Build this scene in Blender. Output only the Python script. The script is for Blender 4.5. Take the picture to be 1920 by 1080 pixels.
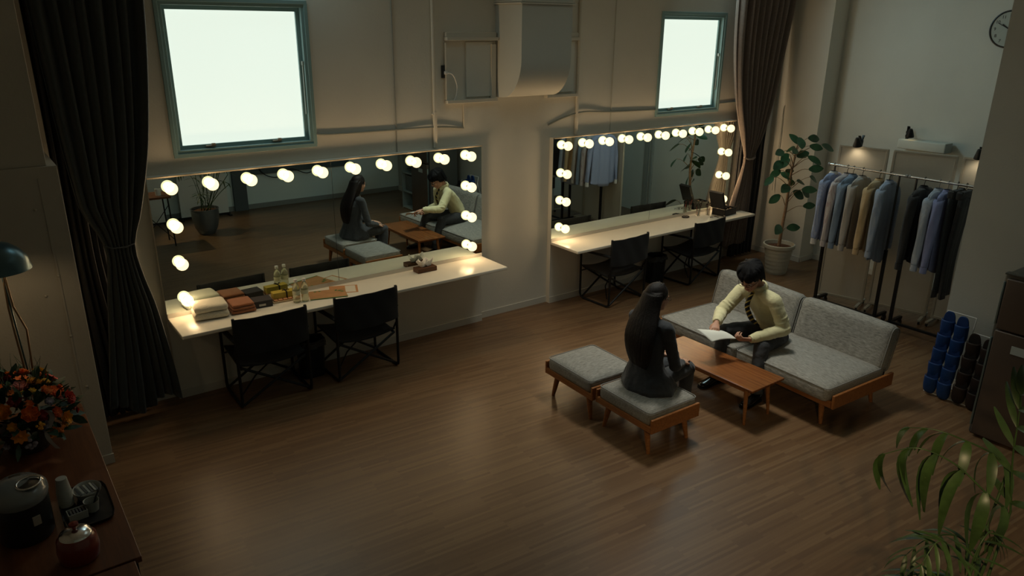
import bpy, bmesh, math, random
from mathutils import Vector, Matrix, Euler
PI = math.pi
for o in list(bpy.data.objects): bpy.data.objects.remove(o)
S = bpy.context.scene
COL = S.collection
V = Vector
# ------------------------------------------------------------------ camera
cam = bpy.data.cameras.new('camera'); camo = bpy.data.objects.new('camera', cam); COL.objects.link(camo)
YAW, PITCH, ROLL = math.radians(36.5815), math.radians(19.3565), math.radians(0.5654)
fw = V((math.sin(YAW)*math.cos(PITCH), math.cos(YAW)*math.cos(PITCH), -math.sin(PITCH)))
rt = V((math.cos(YAW), -math.sin(YAW), 0)); up = rt.cross(fw)
r2 = rt*math.cos(ROLL)+up*math.sin(ROLL); u2 = -rt*math.sin(ROLL)+up*math.cos(ROLL)
m = Matrix((r2, u2, -fw)).transposed().to_4x4(); m.translation = V((0, -6.1021, 2.9558))
camo.matrix_world = m
cam.sensor_width = 36; cam.lens = 26.098; cam.clip_start = .05
S.camera = camo
# ------------------------------------------------------------------ view and light
S.view_settings.view_transform = 'Standard'; S.view_settings.look = 'None'
S.view_settings.exposure = 0; S.view_settings.gamma = 1
S.view_settings.use_curve_mapping = False
w = bpy.data.worlds.new('world'); S.world = w; w.use_nodes = True
w.node_tree.nodes['Background'].inputs[0].default_value = (.5, .6, .65, 1)
w.node_tree.nodes['Background'].inputs[1].default_value = .02
def area(name, loc, target, size, power, col, sy=None, spread=180):
    l = bpy.data.lights.new(name, 'AREA'); l.energy = power; l.color = col; l.shape = 'RECTANGLE'
    l.size = size; l.size_y = sy or size; l.spread = math.radians(spread)
    o = bpy.data.objects.new(name, l); COL.objects.link(o); o.location = loc
    o.rotation_euler = (V(target)-V(loc)).to_track_quat('-Z', 'Y').to_euler(); return o
def spot(name, loc, target, power, col, ang, blend=.5, rad=.04):
    l = bpy.data.lights.new(name, 'SPOT'); l.energy = power; l.color = col
    l.spot_size = math.radians(ang); l.spot_blend = blend; l.shadow_soft_size = rad
    o = bpy.data.objects.new(name, l); COL.objects.link(o); o.location = loc
    o.rotation_euler = (V(target)-V(loc)).to_track_quat('-Z', 'Y').to_euler(); return o
CEIL = 4.3
BULB = (1.0, .80, .42, 1.0)         # glow of the mirror bulbs' glass
BULB_W = 1.75                        # light given by each mirror bulb
BULB_C = (1.0, .66, .35)
PANE = (.88, 1.0, .87, .88)         # daylight on the frosted panes
area('ceiling_key', (4.75, -2.0, 4.2), (4.7, -2.45, 0), .55, 14, (1, .95, .80), spread=75)
area('ceiling_fill', (4.4, -2.3, 4.25), (4.4, -2.1, 0), 2.6, 6.5, (.60, .86, .86), 2.0, spread=120)
area('added_high_fill_right', (7.3, -.06, 3.75), (7.9, -2.6, 1.6), 1.0, 16, (.60, .90, .93), .8, spread=125)  # added cool light for the right wall; no upper window exists here
area('added_high_fill_left', (2.2, -.06, 3.75), (3.2, -2.6, .6), 1.0, 7, (.60, .90, .93), .8, spread=150)  # added cool fill high on the back wall, without a window
spot('rack_lamp_light', (7.70, -1.86, 1.79), (7.84, -1.90, 1.3), 1.5, (1, .78, .5), 120, .8)
spot('rack_lamp_light_right', (7.95, -2.97, 1.79), (8.08, -2.97, 1.3), 1.2, (1, .78, .5), 120, .8)
spot('plant_spot_light', (1.3, -5.9, 2.35), (2.95, -4.95, .5), 85, (1, .72, .38), 54, .4, .02)
# ------------------------------------------------------------------ materials
def lin(c): return tuple(((x/255)/12.92 if x/255 <= .04045 else ((x/255+.055)/1.055)**2.4) for x in c)
MATS = {}
def mat(name, col, rough=.6, metal=0, bump=0, bscale=60, var=0, vscale=8, spec=.5, trans=0, emit=None, alpha=1, sheen=0, coat=0, ior=1.45):
    """col linear rgb; var = amount of noise mottling of the base colour"""
    if name in MATS: return MATS[name]
    m = bpy.data.materials.new(name); m.use_nodes = True; nt = m.node_tree; b = nt.nodes['Principled BSDF']
    b.inputs['Base Color'].default_value = (*col[:3], 1); b.inputs['Roughness'].default_value = rough
    b.inputs['Metallic'].default_value = metal; b.inputs['Specular IOR Level'].default_value = spec
    b.inputs['Transmission Weight'].default_value = trans; b.inputs['IOR'].default_value = ior
    b.inputs['Sheen Weight'].default_value = sheen; b.inputs['Coat Weight'].default_value = coat
    tc = nt.nodes.new('ShaderNodeTexCoord')
    if emit:
        b.inputs['Emission Color'].default_value = (*emit[:3], 1); b.inputs['Emission Strength'].default_value = emit[3]
    n = nt.nodes.new('ShaderNodeTexNoise'); n.inputs['Scale'].default_value = vscale; n.inputs['Detail'].default_value = 5
    nt.links.new(tc.outputs['Object'], n.inputs['Vector'])
    if var:
        r = nt.nodes.new('ShaderNodeValToRGB')
        r.color_ramp.elements[0].position = .3; r.color_ramp.elements[1].position = .7
        r.color_ramp.elements[0].color = tuple(max(0, c*(1-var)) for c in col[:3])+(1,)
        r.color_ramp.elements[1].color = tuple(min(1, c*(1+var)) for c in col[:3])+(1,)
        nt.links.new(n.outputs['Fac'], r.inputs['Fac']); nt.links.new(r.outputs['Color'], b.inputs['Base Color'])
    if bump:
        n2 = nt.nodes.new('ShaderNodeTexNoise'); n2.inputs['Scale'].default_value = bscale; n2.inputs['Detail'].default_value = 3
        nt.links.new(tc.outputs['Object'], n2.inputs['Vector'])
        bp = nt.nodes.new('ShaderNodeBump'); bp.inputs['Strength'].default_value = bump; bp.inputs['Distance'].default_value = .01
        nt.links.new(n2.outputs['Fac'], bp.inputs['Height']); nt.links.new(bp.outputs['Normal'], b.inputs['Normal'])
    MATS[name] = m; return m
def stretch_mat(name, c1, c2, scale, rough=.9, bump=.15, rotz=0, dist=.004, c3=None, detail=6, spec=.3):
    """streaky material: noise stretched along one axis (fabric slubs, wood grain)"""
    if name in MATS: return MATS[name]
    m = bpy.data.materials.new(name); m.use_nodes = True; nt = m.node_tree; b = nt.nodes['Principled BSDF']
    b.inputs['Roughness'].default_value = rough; b.inputs['Specular IOR Level'].default_value = spec
    tc = nt.nodes.new('ShaderNodeTexCoord'); mp = nt.nodes.new('ShaderNodeMapping')
    mp.inputs['Scale'].default_value = scale; mp.inputs['Rotation'].default_value = (0, 0, rotz)
    nt.links.new(tc.outputs['Object'], mp.inputs['Vector'])
    n = nt.nodes.new('ShaderNodeTexNoise'); n.inputs['Scale'].default_value = 1; n.inputs['Detail'].default_value = detail; n.inputs['Roughness'].default_value = .7
    nt.links.new(mp.outputs['Vector'], n.inputs['Vector'])
    r = nt.nodes.new('ShaderNodeValToRGB'); r.color_ramp.elements[0].position = .32; r.color_ramp.elements[1].position = .68
    r.color_ramp.elements[0].color = (*c1, 1); r.color_ramp.elements[1].color = (*c2, 1)
    nt.links.new(n.outputs['Fac'], r.inputs['Fac']); nt.links.new(r.outputs['Color'], b.inputs['Base Color'])
    bp = nt.nodes.new('ShaderNodeBump'); bp.inputs['Strength'].default_value = bump; bp.inputs['Distance'].default_value = dist
    nt.links.new(n.outputs['Fac'], bp.inputs['Height']); nt.links.new(bp.outputs['Normal'], b.inputs['Normal'])
    MATS[name] = m; return m
def stripe_mat(name, base, stripe, axis, freq, width=.3, rough=.85, rot=(0, 0, 0), bump=.2, extra=None):
    if name in MATS: return MATS[name]
    m = bpy.data.materials.new(name); m.use_nodes = True; nt = m.node_tree; b = nt.nodes['Principled BSDF']
    b.inputs['Roughness'].default_value = rough; b.inputs['Specular IOR Level'].default_value = .25
    tc = nt.nodes.new('ShaderNodeTexCoord'); mp = nt.nodes.new('ShaderNodeMapping'); mp.inputs['Rotation'].default_value = rot
    nt.links.new(tc.outputs['Object'], mp.inputs['Vector'])
    sp = nt.nodes.new('ShaderNodeSeparateXYZ'); nt.links.new(mp.outputs['Vector'], sp.inputs[0])
    mu = nt.nodes.new('ShaderNodeMath'); mu.operation = 'MULTIPLY'; mu.inputs[1].default_value = freq
    nt.links.new(sp.outputs['XYZ'.index(axis)], mu.inputs[0])
    fr = nt.nodes.new('ShaderNodeMath'); fr.operation = 'FRACT'; nt.links.new(mu.outputs[0], fr.inputs[0])
    r = nt.nodes.new('ShaderNodeValToRGB'); r.color_ramp.interpolation = 'CONSTANT'
    r.color_ramp.elements[0].color = (*stripe, 1); r.color_ramp.elements[1].position = width; r.color_ramp.elements[1].color = (*base, 1)
    if extra:
        for p, c in extra:
            e = r.color_ramp.elements.new(p); e.color = (*c, 1)
    nt.links.new(fr.outputs[0], r.inputs['Fac']); nt.links.new(r.outputs['Color'], b.inputs['Base Color'])
    n2 = nt.nodes.new('ShaderNodeTexNoise'); n2.inputs['Scale'].default_value = 25
    nt.links.new(tc.outputs['Object'], n2.inputs['Vector'])
    bp = nt.nodes.new('ShaderNodeBump'); bp.inputs['Strength'].default_value = bump; bp.inputs['Distance'].default_value = .01
    nt.links.new(n2.outputs['Fac'], bp.inputs['Height']); nt.links.new(bp.outputs['Normal'], b.inputs['Normal'])
    MATS[name] = m; return m
def floor_mat():
    m = bpy.data.materials.new('strip_wood_floor'); m.use_nodes = True; nt = m.node_tree; b = nt.nodes['Principled BSDF']
    L = nt.links.new
    tc = nt.nodes.new('ShaderNodeTexCoord'); mp = nt.nodes.new('ShaderNodeMapping'); mp.inputs['Rotation'].default_value = (0, 0, math.radians(4.6))
    L(tc.outputs['Object'], mp.inputs['Vector'])
    br = nt.nodes.new('ShaderNodeTexBrick'); br.inputs['Scale'].default_value = 1
    br.inputs['Brick Width'].default_value = .55; br.inputs['Row Height'].default_value = .021; br.inputs['Mortar Size'].default_value = .0007
    br.offset = .37; br.inputs['Bias'].default_value = -.05
    br.inputs['Color1'].default_value = (0, 0, 0, 1); br.inputs['Color2'].default_value = (1, 1, 1, 1); br.inputs['Mortar'].default_value = (.1, .1, .1, 1)
    L(mp.outputs['Vector'], br.inputs['Vector'])
    mp2 = nt.nodes.new('ShaderNodeMapping'); mp2.inputs['Rotation'].default_value = (0, 0, math.radians(4.6)); mp2.inputs['Scale'].default_value = (2.2, 75, 1)
    L(tc.outputs['Object'], mp2.inputs['Vector'])
    n = nt.nodes.new('ShaderNodeTexNoise'); n.inputs['Scale'].default_value = 1; n.inputs['Detail'].default_value = 5; n.inputs['Roughness'].default_value = .65
    L(mp2.outputs['Vector'], n.inputs['Vector'])
    mx = nt.nodes.new('ShaderNodeMix'); mx.data_type = 'RGBA'; mx.inputs['Factor'].default_value = .45
    L(br.outputs['Color'], mx.inputs['A']); L(n.outputs['Fac'], mx.inputs['B'])
    r = nt.nodes.new('ShaderNodeValToRGB'); e = r.color_ramp.elements
    e[0].position = .12; e[0].color = (.118, .063, .032, 1); e[1].position = .82; e[1].color = (.200, .120, .061, 1)
    k = e.new(.45); k.color = (.155, .087, .043, 1)
    L(mx.outputs['Result'], r.inputs['Fac']); L(r.outputs['Color'], b.inputs['Base Color'])
    rr = nt.nodes.new('ShaderNodeMapRange'); rr.inputs['To Min'].default_value = .3; rr.inputs['To Max'].default_value = .42
    L(n.outputs['Fac'], rr.inputs['Value']); L(rr.outputs['Result'], b.inputs['Roughness'])
    b.inputs['Specular IOR Level'].default_value = .5
    bp = nt.nodes.new('ShaderNodeBump'); bp.inputs['Strength'].default_value = .25; bp.inputs['Distance'].default_value = .001
    L(mx.outputs['Result'], bp.inputs['Height']); L(bp.outputs['Normal'], b.inputs['Normal'])
    return m
WALL = mat('wall_paint', (.70, .68, .61), .85, var=.05, vscale=1.5, bump=.10, bscale=70)
WALLC = mat('wall_paint_cool', (.66, .68, .64), .85, var=.04, vscale=1.5, bump=.1, bscale=70)
TRIM = mat('trim_paint', (.62, .60, .54), .6)
COUNTER = mat('counter_laminate', (.80, .76, .66), .3, var=.02, vscale=3)
MIRROR = mat('mirror_glass', (.62, .72, .70), .0, metal=1)
def glass_glow(name, col):      # clear glass envelope that glows and lets its filament's light out
    m = bpy.data.materials.new(name); m.use_nodes = True; nt = m.node_tree; nt.nodes.remove(nt.nodes['Principled BSDF'])
    t = nt.nodes.new('ShaderNodeBsdfTransparent'); t.inputs[0].default_value = (.8, .8, .8, 1)
    e = nt.nodes.new('ShaderNodeEmission'); e.inputs[0].default_value = (*col[:3], 1); e.inputs[1].default_value = col[3]
    a = nt.nodes.new('ShaderNodeAddShader'); nt.links.new(t.outputs[0], a.inputs[0]); nt.links.new(e.outputs[0], a.inputs[1])
    nt.links.new(a.outputs[0], nt.nodes['Material Output'].inputs[0]); return m
BULBM = glass_glow('bulb_glow', BULB)
BLACKM = mat('black_metal', (.012, .013, .014), .45, metal=.3)
BLACKC = mat('black_canvas', (.010, .011, .013), .9, bump=.3, bscale=300, sheen=.1)
SOCK = mat('socket_plastic', (.5, .48, .42), .5)
PANEM = mat('frosted_pane', (.5, .5, .5), .7, emit=PANE)
WFRAME = mat('aluminium_frame', (.27, .42, .43), .45, metal=.2)
OAK = stretch_mat('teak_wood', (.20, .075, .022), (.34, .14, .045), (4, 60, 60), .45, .1)
OAKX = stretch_mat('teak_wood_long', (.20, .072, .02), (.33, .13, .04), (60, 4, 60), .38, .08)
TABLEW = stretch_mat('table_veneer', (.125, .043, .014), (.255, .092, .028), (45, 2.5, 45), .22, .05, spec=.6)
SIDEW = stretch_mat('side_counter_wood', (.085, .030, .013), (.15, .056, .022), (30, 2, 30), .4, .05)
FAB = stretch_mat('heather_fabric', (.145, .142, .130), (.375, .365, .335), (22, 160, 160), .95, .5)
FABY = stretch_mat('heather_fabric_long', (.145, .142, .130), (.375, .365, .335), (160, 22, 90), .95, .5)
PIPE = mat('fabric_piping', (.22, .22, .21), .9)
CURTL = mat('curtain_cloth_shaded', (.034, .044, .046), .85, var=.1, vscale=40, bump=.15, bscale=250, sheen=.25)  # same cloth as the right curtain, shade and teal window light in its colour
CURT = mat('curtain_cloth_lit', (.20, .155, .13), .9, var=.1, vscale=40, bump=.15, bscale=250, sheen=.2)  # same cloth as on the left, lightened for the glow of nearby bulbs
CURTD = mat('curtain_cloth_dark', (.040, .040, .042), .9, var=.1, vscale=40, bump=.15, bscale=250)
CHROME = mat('chrome', (.7, .7, .7), .18, metal=1)
WHITE = mat('white_plastic', (.7, .7, .68), .4)
LEAF = mat('ficus_leaf', (.028, .085, .035), .32, var=.35, vscale=12)
PALM = mat('palm_leaf', (.034, .066, .018), .4, var=.3, vscale=20)
BARK = mat('bark', (.27, .17, .10), .85, var=.3, vscale=30, bump=.4, bscale=60)
SOIL = mat('soil', (.12, .055, .03), 1, var=.4, vscale=60, bump=.8, bscale=80)
SKIN = mat('skin', (.46, .245, .165), .5, var=.06, vscale=30)
SKINW = mat('skin_fair', (.52, .30, .21), .5, var=.06, vscale=30)
HAIRM = stretch_mat('black_hair', (.003, .003, .004), (.009, .009, .010), (300, 300, 20), .6, .5, spec=.1)
HAIRW = stretch_mat('dark_brown_hair', (.004, .003, .003), (.014, .009, .008), (300, 300, 14), .5, .6, spec=.25)
# ------------------------------------------------------------------ geometry helper
class MB:
    def __init__(s): s.v = []; s.f = []; s.m = []
    def add(s, vs, fs, mi=0, M=None):
        o = len(s.v)
        s.v += [(M @ V(p)) if M else V(p) for p in vs]
        s.f += [tuple(i+o for i in f) for f in fs]; s.m += [mi]*len(fs); return s
    def box(s, c, d, M=None, bev=0, seg=2, mi=0, rot=None):
        bm = bmesh.new(); bmesh.ops.create_cube(bm, size=1)
        for v in bm.verts: v.co = V((v.co.x*d[0], v.co.y*d[1], v.co.z*d[2]))
        if bev: bmesh.ops.bevel(bm, geom=list(bm.edges), offset=min(bev, min(d)*.49), segments=seg, affect='EDGES', profile=.5)
        bm.verts.index_update()
        T = Matrix.Translation(V(c))
        if rot is not None: T = T @ (rot if isinstance(rot, Matrix) else Euler(rot).to_matrix().to_4x4())
        if M: T = M @ T
        s.add([v.co.copy() for v in bm.verts], [[v.index for v in f.verts] for f in bm.faces], mi, T); bm.free(); return s
    def tube(s, pts, r, n=8, caps=True, flat=1, mi=0, M=None, up=None):
        pts = [V(p) for p in pts]; k = len(pts); rs = r if isinstance(r, (list, tuple)) else [r]*k
        vs = []; pn = None
        for i, p in enumerate(pts):
            t = (pts[min(i+1, k-1)]-pts[max(i-1, 0)])
            if t.length < 1e-9: t = V((0, 0, 1))
            t.normalize()
            if pn is None:
                a = V(up) if up else (V((0, 0, 1)) if abs(t.z) < .9 else V((1, 0, 0)))
                pn = (a-t*a.dot(t)).normalized()
            else:
                q = pn-t*pn.dot(t); pn = q.normalized() if q.length > 1e-6 else pn
            b = t.cross(pn)
            for j in range(n):
                a = 2*PI*j/n; vs.append(p+pn*math.cos(a)*rs[i]*flat+b*math.sin(a)*rs[i])
        fs = [(i*n+j, i*n+(j+1) % n, (i+1)*n+(j+1) % n, (i+1)*n+j) for i in range(k-1) for j in range(n)]
        if caps: fs += [tuple(range(n-1, -1, -1)), tuple((k-1)*n+j for j in range(n))]
        return s.add(vs, fs, mi, M)
    def loft(s, rings, n=20, caps=True, mi=0, M=None, fold=None):
        """rings: (centre, axis a, axis b) ellipses"""
        vs = []
        for i, (c, a, b) in enumerate(rings):
            c, a, b = V(c), V(a), V(b)
            for j in range(n):
                t = 2*PI*j/n; k = fold(i, t) if fold else 1
                vs.append(c+a*math.cos(t)*k+b*math.sin(t)*k)
        k = len(rings)
        fs = [(i*n+j, i*n+(j+1) % n, (i+1)*n+(j+1) % n, (i+1)*n+j) for i in range(k-1) for j in range(n)]
        if caps: fs += [tuple(range(n-1, -1, -1)), tuple((k-1)*n+j for j in range(n))]
        return s.add(vs, fs, mi, M)
    def lathe(s, prof, n=24, c=(0, 0, 0), M=None, mi=0, sx=1, sy=1, caps=False):
        vs = []; k = len(prof)
        for r, z in prof:
            for j in range(n):
                a = 2*PI*j/n; vs.append((c[0]+r*math.cos(a)*sx, c[1]+r*math.sin(a)*sy, c[2]+z))
        fs = [(i*n+j, i*n+(j+1) % n, (i+1)*n+(j+1) % n, (i+1)*n+j) for i in range(k-1) for j in range(n)]
        if caps: fs += [tuple(range(n-1, -1, -1)), tuple((k-1)*n+j for j in range(n))]
        return s.add(vs, fs, mi, M)
    def ball(s, c, r, n=14, m=9, M=None, mi=0):
        if not isinstance(r, (list, tuple)): r = (r, r, r)
        vs = [(c[0], c[1], c[2]-r[2])]
        for i in range(1, m):
            p = -PI/2+PI*i/m
            for j in range(n):
                a = 2*PI*j/n; vs.append((c[0]+r[0]*math.cos(p)*math.cos(a), c[1]+r[1]*math.cos(p)*math.sin(a), c[2]+r[2]*math.sin(p)))
        vs.append((c[0], c[1], c[2]+r[2])); T = len(vs)-1
        fs = [(0, 1+(j+1) % n, 1+j) for j in range(n)]
        for i in range(m-2):
            for j in range(n): fs.append((1+i*n+j, 1+i*n+(j+1) % n, 1+(i+1)*n+(j+1) % n, 1+(i+1)*n+j))
        fs += [(T, 1+(m-2)*n+j, 1+(m-2)*n+(j+1) % n) for j in range(n)]
        return s.add(vs, fs, mi, M)
    def grid(s, fn, nu, nv, mi=0, M=None, close=False):
        vs = [fn(i/nu, j/nv) for i in range(nu+1) for j in range(nv+1)]
        fs = [(i*(nv+1)+j, (i+1)*(nv+1)+j, (i+1)*(nv+1)+j+1, i*(nv+1)+j+1) for i in range(nu) for j in range(nv)]
        return s.add(vs, fs, mi, M)
    def build(s, name, mats, parent=None, smooth=False, solid=0, bev=0, remesh=0, sub=0, smoothit=0, disp=None, loc=None, rotz=None):
        me = bpy.data.meshes.new(name); me.from_pydata([tuple(v) for v in s.v], [], s.f)
        mats = mats if isinstance(mats, (list, tuple)) else [mats]
        for q in mats: me.materials.append(q)
        for p, mi in zip(me.polygons, s.m): p.material_index = mi; p.use_smooth = bool(smooth)
        me.update()
        bm = bmesh.new(); bm.from_mesh(me); bmesh.ops.recalc_face_normals(bm, faces=bm.faces); bm.to_mesh(me); bm.free()
        if smooth == 'auto':
            try: me.set_sharp_from_angle(angle=math.radians(38))
            except Exception: pass
        o = bpy.data.objects.new(name, me); COL.objects.link(o)
        if parent: o.parent = parent
        if loc is not None: o.location = loc
        if rotz is not None: o.rotation_euler = (0, 0, rotz)
        if solid: md = o.modifiers.new('solid', 'SOLIDIFY'); md.thickness = solid; md.offset = 0
        if bev: md = o.modifiers.new('bevel', 'BEVEL'); md.width = bev; md.segments = 2; md.limit_method = 'ANGLE'
        if remesh:
            md = o.modifiers.new('remesh', 'REMESH'); md.mode = 'VOXEL'; md.voxel_size = remesh; md.use_smooth_shade = True
        if smoothit: md = o.modifiers.new('smooth', 'SMOOTH'); md.iterations = smoothit; md.factor = .5
        if disp:
            tx = bpy.data.textures.new(name+'_folds', 'CLOUDS'); tx.noise_scale = disp[1]; tx.noise_depth = 1
            md = o.modifiers.new('folds', 'DISPLACE'); md.texture = tx; md.strength = disp[0]; md.mid_level = .5
        if sub: md = o.modifiers.new('sub', 'SUBSURF'); md.levels = sub; md.render_levels = sub
        return o
def tag(o, label, cat, group=None, kind=None):
    o['label'] = label; o['category'] = cat
    if group: o['group'] = group
    if kind: o['kind'] = kind
    return o
def thing(name, label, cat, loc=(0, 0, 0), rotz=0, group=None):
    o = bpy.data.objects.new(name, None); COL.objects.link(o); o.empty_display_size = .1
    o.location = loc; o.rotation_euler = (0, 0, rotz); return tag(o, label, cat, group)
def structure(name, mb, mt, **k):
    o = mb.build(name, mt, **k); o['kind'] = 'structure'; return o
def dup(root, label, loc, rotz=None):
    r = root.copy(); COL.objects.link(r); r.location = loc; r['label'] = label
    if rotz is not None: r.rotation_euler = (root.rotation_euler[0], root.rotation_euler[1], rotz)
    for ch in list(root.children):
        c = ch.copy(); COL.objects.link(c); c.parent = r
        for g in ch.children:
            d = g.copy(); COL.objects.link(d); d.parent = c
    return r
def lerp(a, b, t): return a+(b-a)*t
def interp(tab, x):
    if x <= tab[0][0]: return tab[0][1]
    for (x0, y0), (x1, y1) in zip(tab, tab[1:]):
        if x <= x1:
            t = (x-x0)/(x1-x0); t = t*t*(3-2*t); return y0+(y1-y0)*t
    return tab[-1][1]
def interps(tab, x):      # smooth (cubic) interpolation through the table
    n = len(tab)
    if x <= tab[0][0]: return tab[0][1]
    if x >= tab[-1][0]: return tab[-1][1]
    sl = [(tab[min(i+1, n-1)][1]-tab[max(i-1, 0)][1])/(tab[min(i+1, n-1)][0]-tab[max(i-1, 0)][0]) for i in range(n)]
    for i in range(n-1):
        (x0, y0), (x1, y1) = tab[i], tab[i+1]
        if x <= x1:
            h = x1-x0; t = (x-x0)/h
            return (2*t**3-3*t*t+1)*y0+(t**3-2*t*t+t)*h*sl[i]+(-2*t**3+3*t*t)*y1+(t**3-t*t)*h*sl[i+1]
def spline(pts, n=6):
    pts = [V(p) for p in pts]; out = []
    for i in range(len(pts)-1):
        p0 = pts[max(i-1, 0)]; p1 = pts[i]; p2 = pts[i+1]; p3 = pts[min(i+2, len(pts)-1)]
        for j in range(n):
            t = j/n
            out.append(.5*((2*p1)+(-p0+p2)*t+(2*p0-5*p1+4*p2-p3)*t*t+(-p0+3*p1-3*p2+p3)*t**3))
    out.append(pts[-1]); return out
# ------------------------------------------------------------------ room
XL, XR, YF = -1.3, 9.12, -6.48
YB = .06
structure('floor', MB().add([(XL-.3, YF-.2, 0), (9.6, YF-.2, 0), (9.6, .9, 0), (XL-.3, .9, 0)], [(0, 1, 2, 3)]), floor_mat())
structure('ceiling', MB().box((4.15, -2.9, CEIL+.05), (11.2, 7.8, .1)), WALLC)
def wall_holes(mb, x0, x1, z0, z1, y, th, holes):
    """wall in the XZ plane (front face at y, thickness away from the room) around rectangular holes"""
    xs = sorted({x0, x1, *[h[0] for h in holes], *[h[1] for h in holes]}); zs = sorted({z0, z1, *[h[2] for h in holes], *[h[3] for h in holes]})
    for a, b in zip(xs, xs[1:]):
        for c, d in zip(zs, zs[1:]):
            if any(h[0] <= a and b <= h[1] and h[2] <= c and d <= h[3] for h in holes): continue
            mb.box(((a+b)/2, y+th/2, (c+d)/2), (b-a, th, d-c))
W1 = (1.335, 2.45, 1.997, 3.12); W2 = (6.655, 7.755, 2.0, 3.12)
mb = MB(); wall_holes(mb, XL, 9.3, 0, CEIL, YB, .14, [W1, W2]); structure('wall_back', mb, WALL)
structure('trim_1', MB().box((2.605, YB/2, .9285), (3.05, YB, 1.857)), WALL)
structure('trim_2', MB().box((6.562, YB/2, .9285), (3.02, YB, 1.857)), WALL)
mb = MB()
for a, b, y in ((1.08, 4.13, 0), (4.13, 5.052, YB), (5.052, 8.072, 0), (8.072, 8.815, YB), (.46, 1.08, YB)): mb.box(((a+b)/2, y-.004, .035), (b-a, .008, .07))
structure('baseboard_back', mb, TRIM)
LWALL = mat('wall_paint_left_shaded', (.44, .42, .37), .85, var=.05, vscale=1.5, bump=.10, bscale=70)  # wall paint darkened here, the bulbs' missing light put into the colour
# left wall block (faces the camera) : lower part stands proud of the upper part
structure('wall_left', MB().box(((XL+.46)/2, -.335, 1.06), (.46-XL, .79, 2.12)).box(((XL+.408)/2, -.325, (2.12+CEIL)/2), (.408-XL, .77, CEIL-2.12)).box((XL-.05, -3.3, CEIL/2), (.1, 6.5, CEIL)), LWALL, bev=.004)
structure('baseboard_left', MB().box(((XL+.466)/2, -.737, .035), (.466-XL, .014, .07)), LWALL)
# a raised seam and screw heads on the left wall
mb = MB().box((.352, -.7325, 1.05), (.012, .006, 2.0))
for x, z in ((.30, 1.86), (.352, 1.42), (.352, 1.0), (.385, .62), (.30, .35), (.26, 1.3)): mb.ball((x, -.735, z), (.009, .006, .009))
structure('trim_3', mb, LWALL, smooth='auto')
# right side
mb = MB().box((9.17, -.89, CEIL/2), (.10, 1.76, CEIL))
mb.add([(x, y, z) for z in (0, CEIL) for x, y in ((9.12, -1.77), (9.24, -4.6), (9.34, -4.6), (9.22, -1.77))], [(0, 1, 5, 4), (1, 2, 6, 5), (2, 3, 7, 6), (3, 0, 4, 7), (0, 3, 2, 1), (4, 5, 6, 7)])
structure('wall_right', mb, WALLC)
structure('trim_7', MB().box((9.125, -2.40, .8), (.03, .03, 1.6)), mat('grey_strip', (.34, .35, .33), .6))
structure('trim_8', MB().box((9.125, -2.50, .8), (.03, .07, 1.6)), mat('grey_strip', (.34, .35, .33), .6))
structure('wall_right_corner', MB().box((9.0, -.325, CEIL/2), (.37, .77, CEIL)), WALL)
structure('baseboard_right', MB().box((8.97, -.715, .035), (.3, .012, .07)).box((8.809, -.33, .035), (.012, .77, .07)).box((9.114, -1.2, .035), (.012, 1.0, .07)), TRIM)
structure('wall_right_near', MB().box((7.3, -4.99, CEIL/2), (1.4, 2.94, CEIL)), mat('wall_paint_near_shaded', (.44, .45, .42), .85, var=.04, vscale=1.5, bump=.1, bscale=70))  # wall colour darkened to stand in for shade on this side
structure('wall_right_far', MB().box((8.6, -4.45, CEIL/2), (1.2, .1, CEIL)), WALLC)
structure('baseboard_right_near', MB().box((6.594, -4.99, .045), (.012, 2.94, .09)), TRIM)
structure('wall_front', MB().box((2.7, YF-.05, CEIL/2), (8.1, .1, CEIL)), mat('wall_paint_teal_lit', (.70, .82, .82), .85))  # teal window light reaching this wall is put into its colour
structure('baseboard_front', MB().box((2.7, YF+.006, .04), (7.9, .012, .08)), mat('dim_base', (.25, .27, .26), .6))
# dark pilaster and a notice ledge seen in the mirror on the camera side wall
structure('trim_4', MB().box((3.62, YF+.03, CEIL/2), (.22, .06, CEIL)), mat('dim_pilaster', (.10, .12, .13), .8))
structure('trim_5', MB().box((6.588, -4.46, 1.0), (.024, .05, 2.0)), mat('dark_reveal', (.05, .03, .02), .7))
structure('trim_6', MB().box((4.6, YF+.02, .62), (2.0, .04, .09)), mat('dim_rail', (.07, .10, .11), .6))
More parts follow.
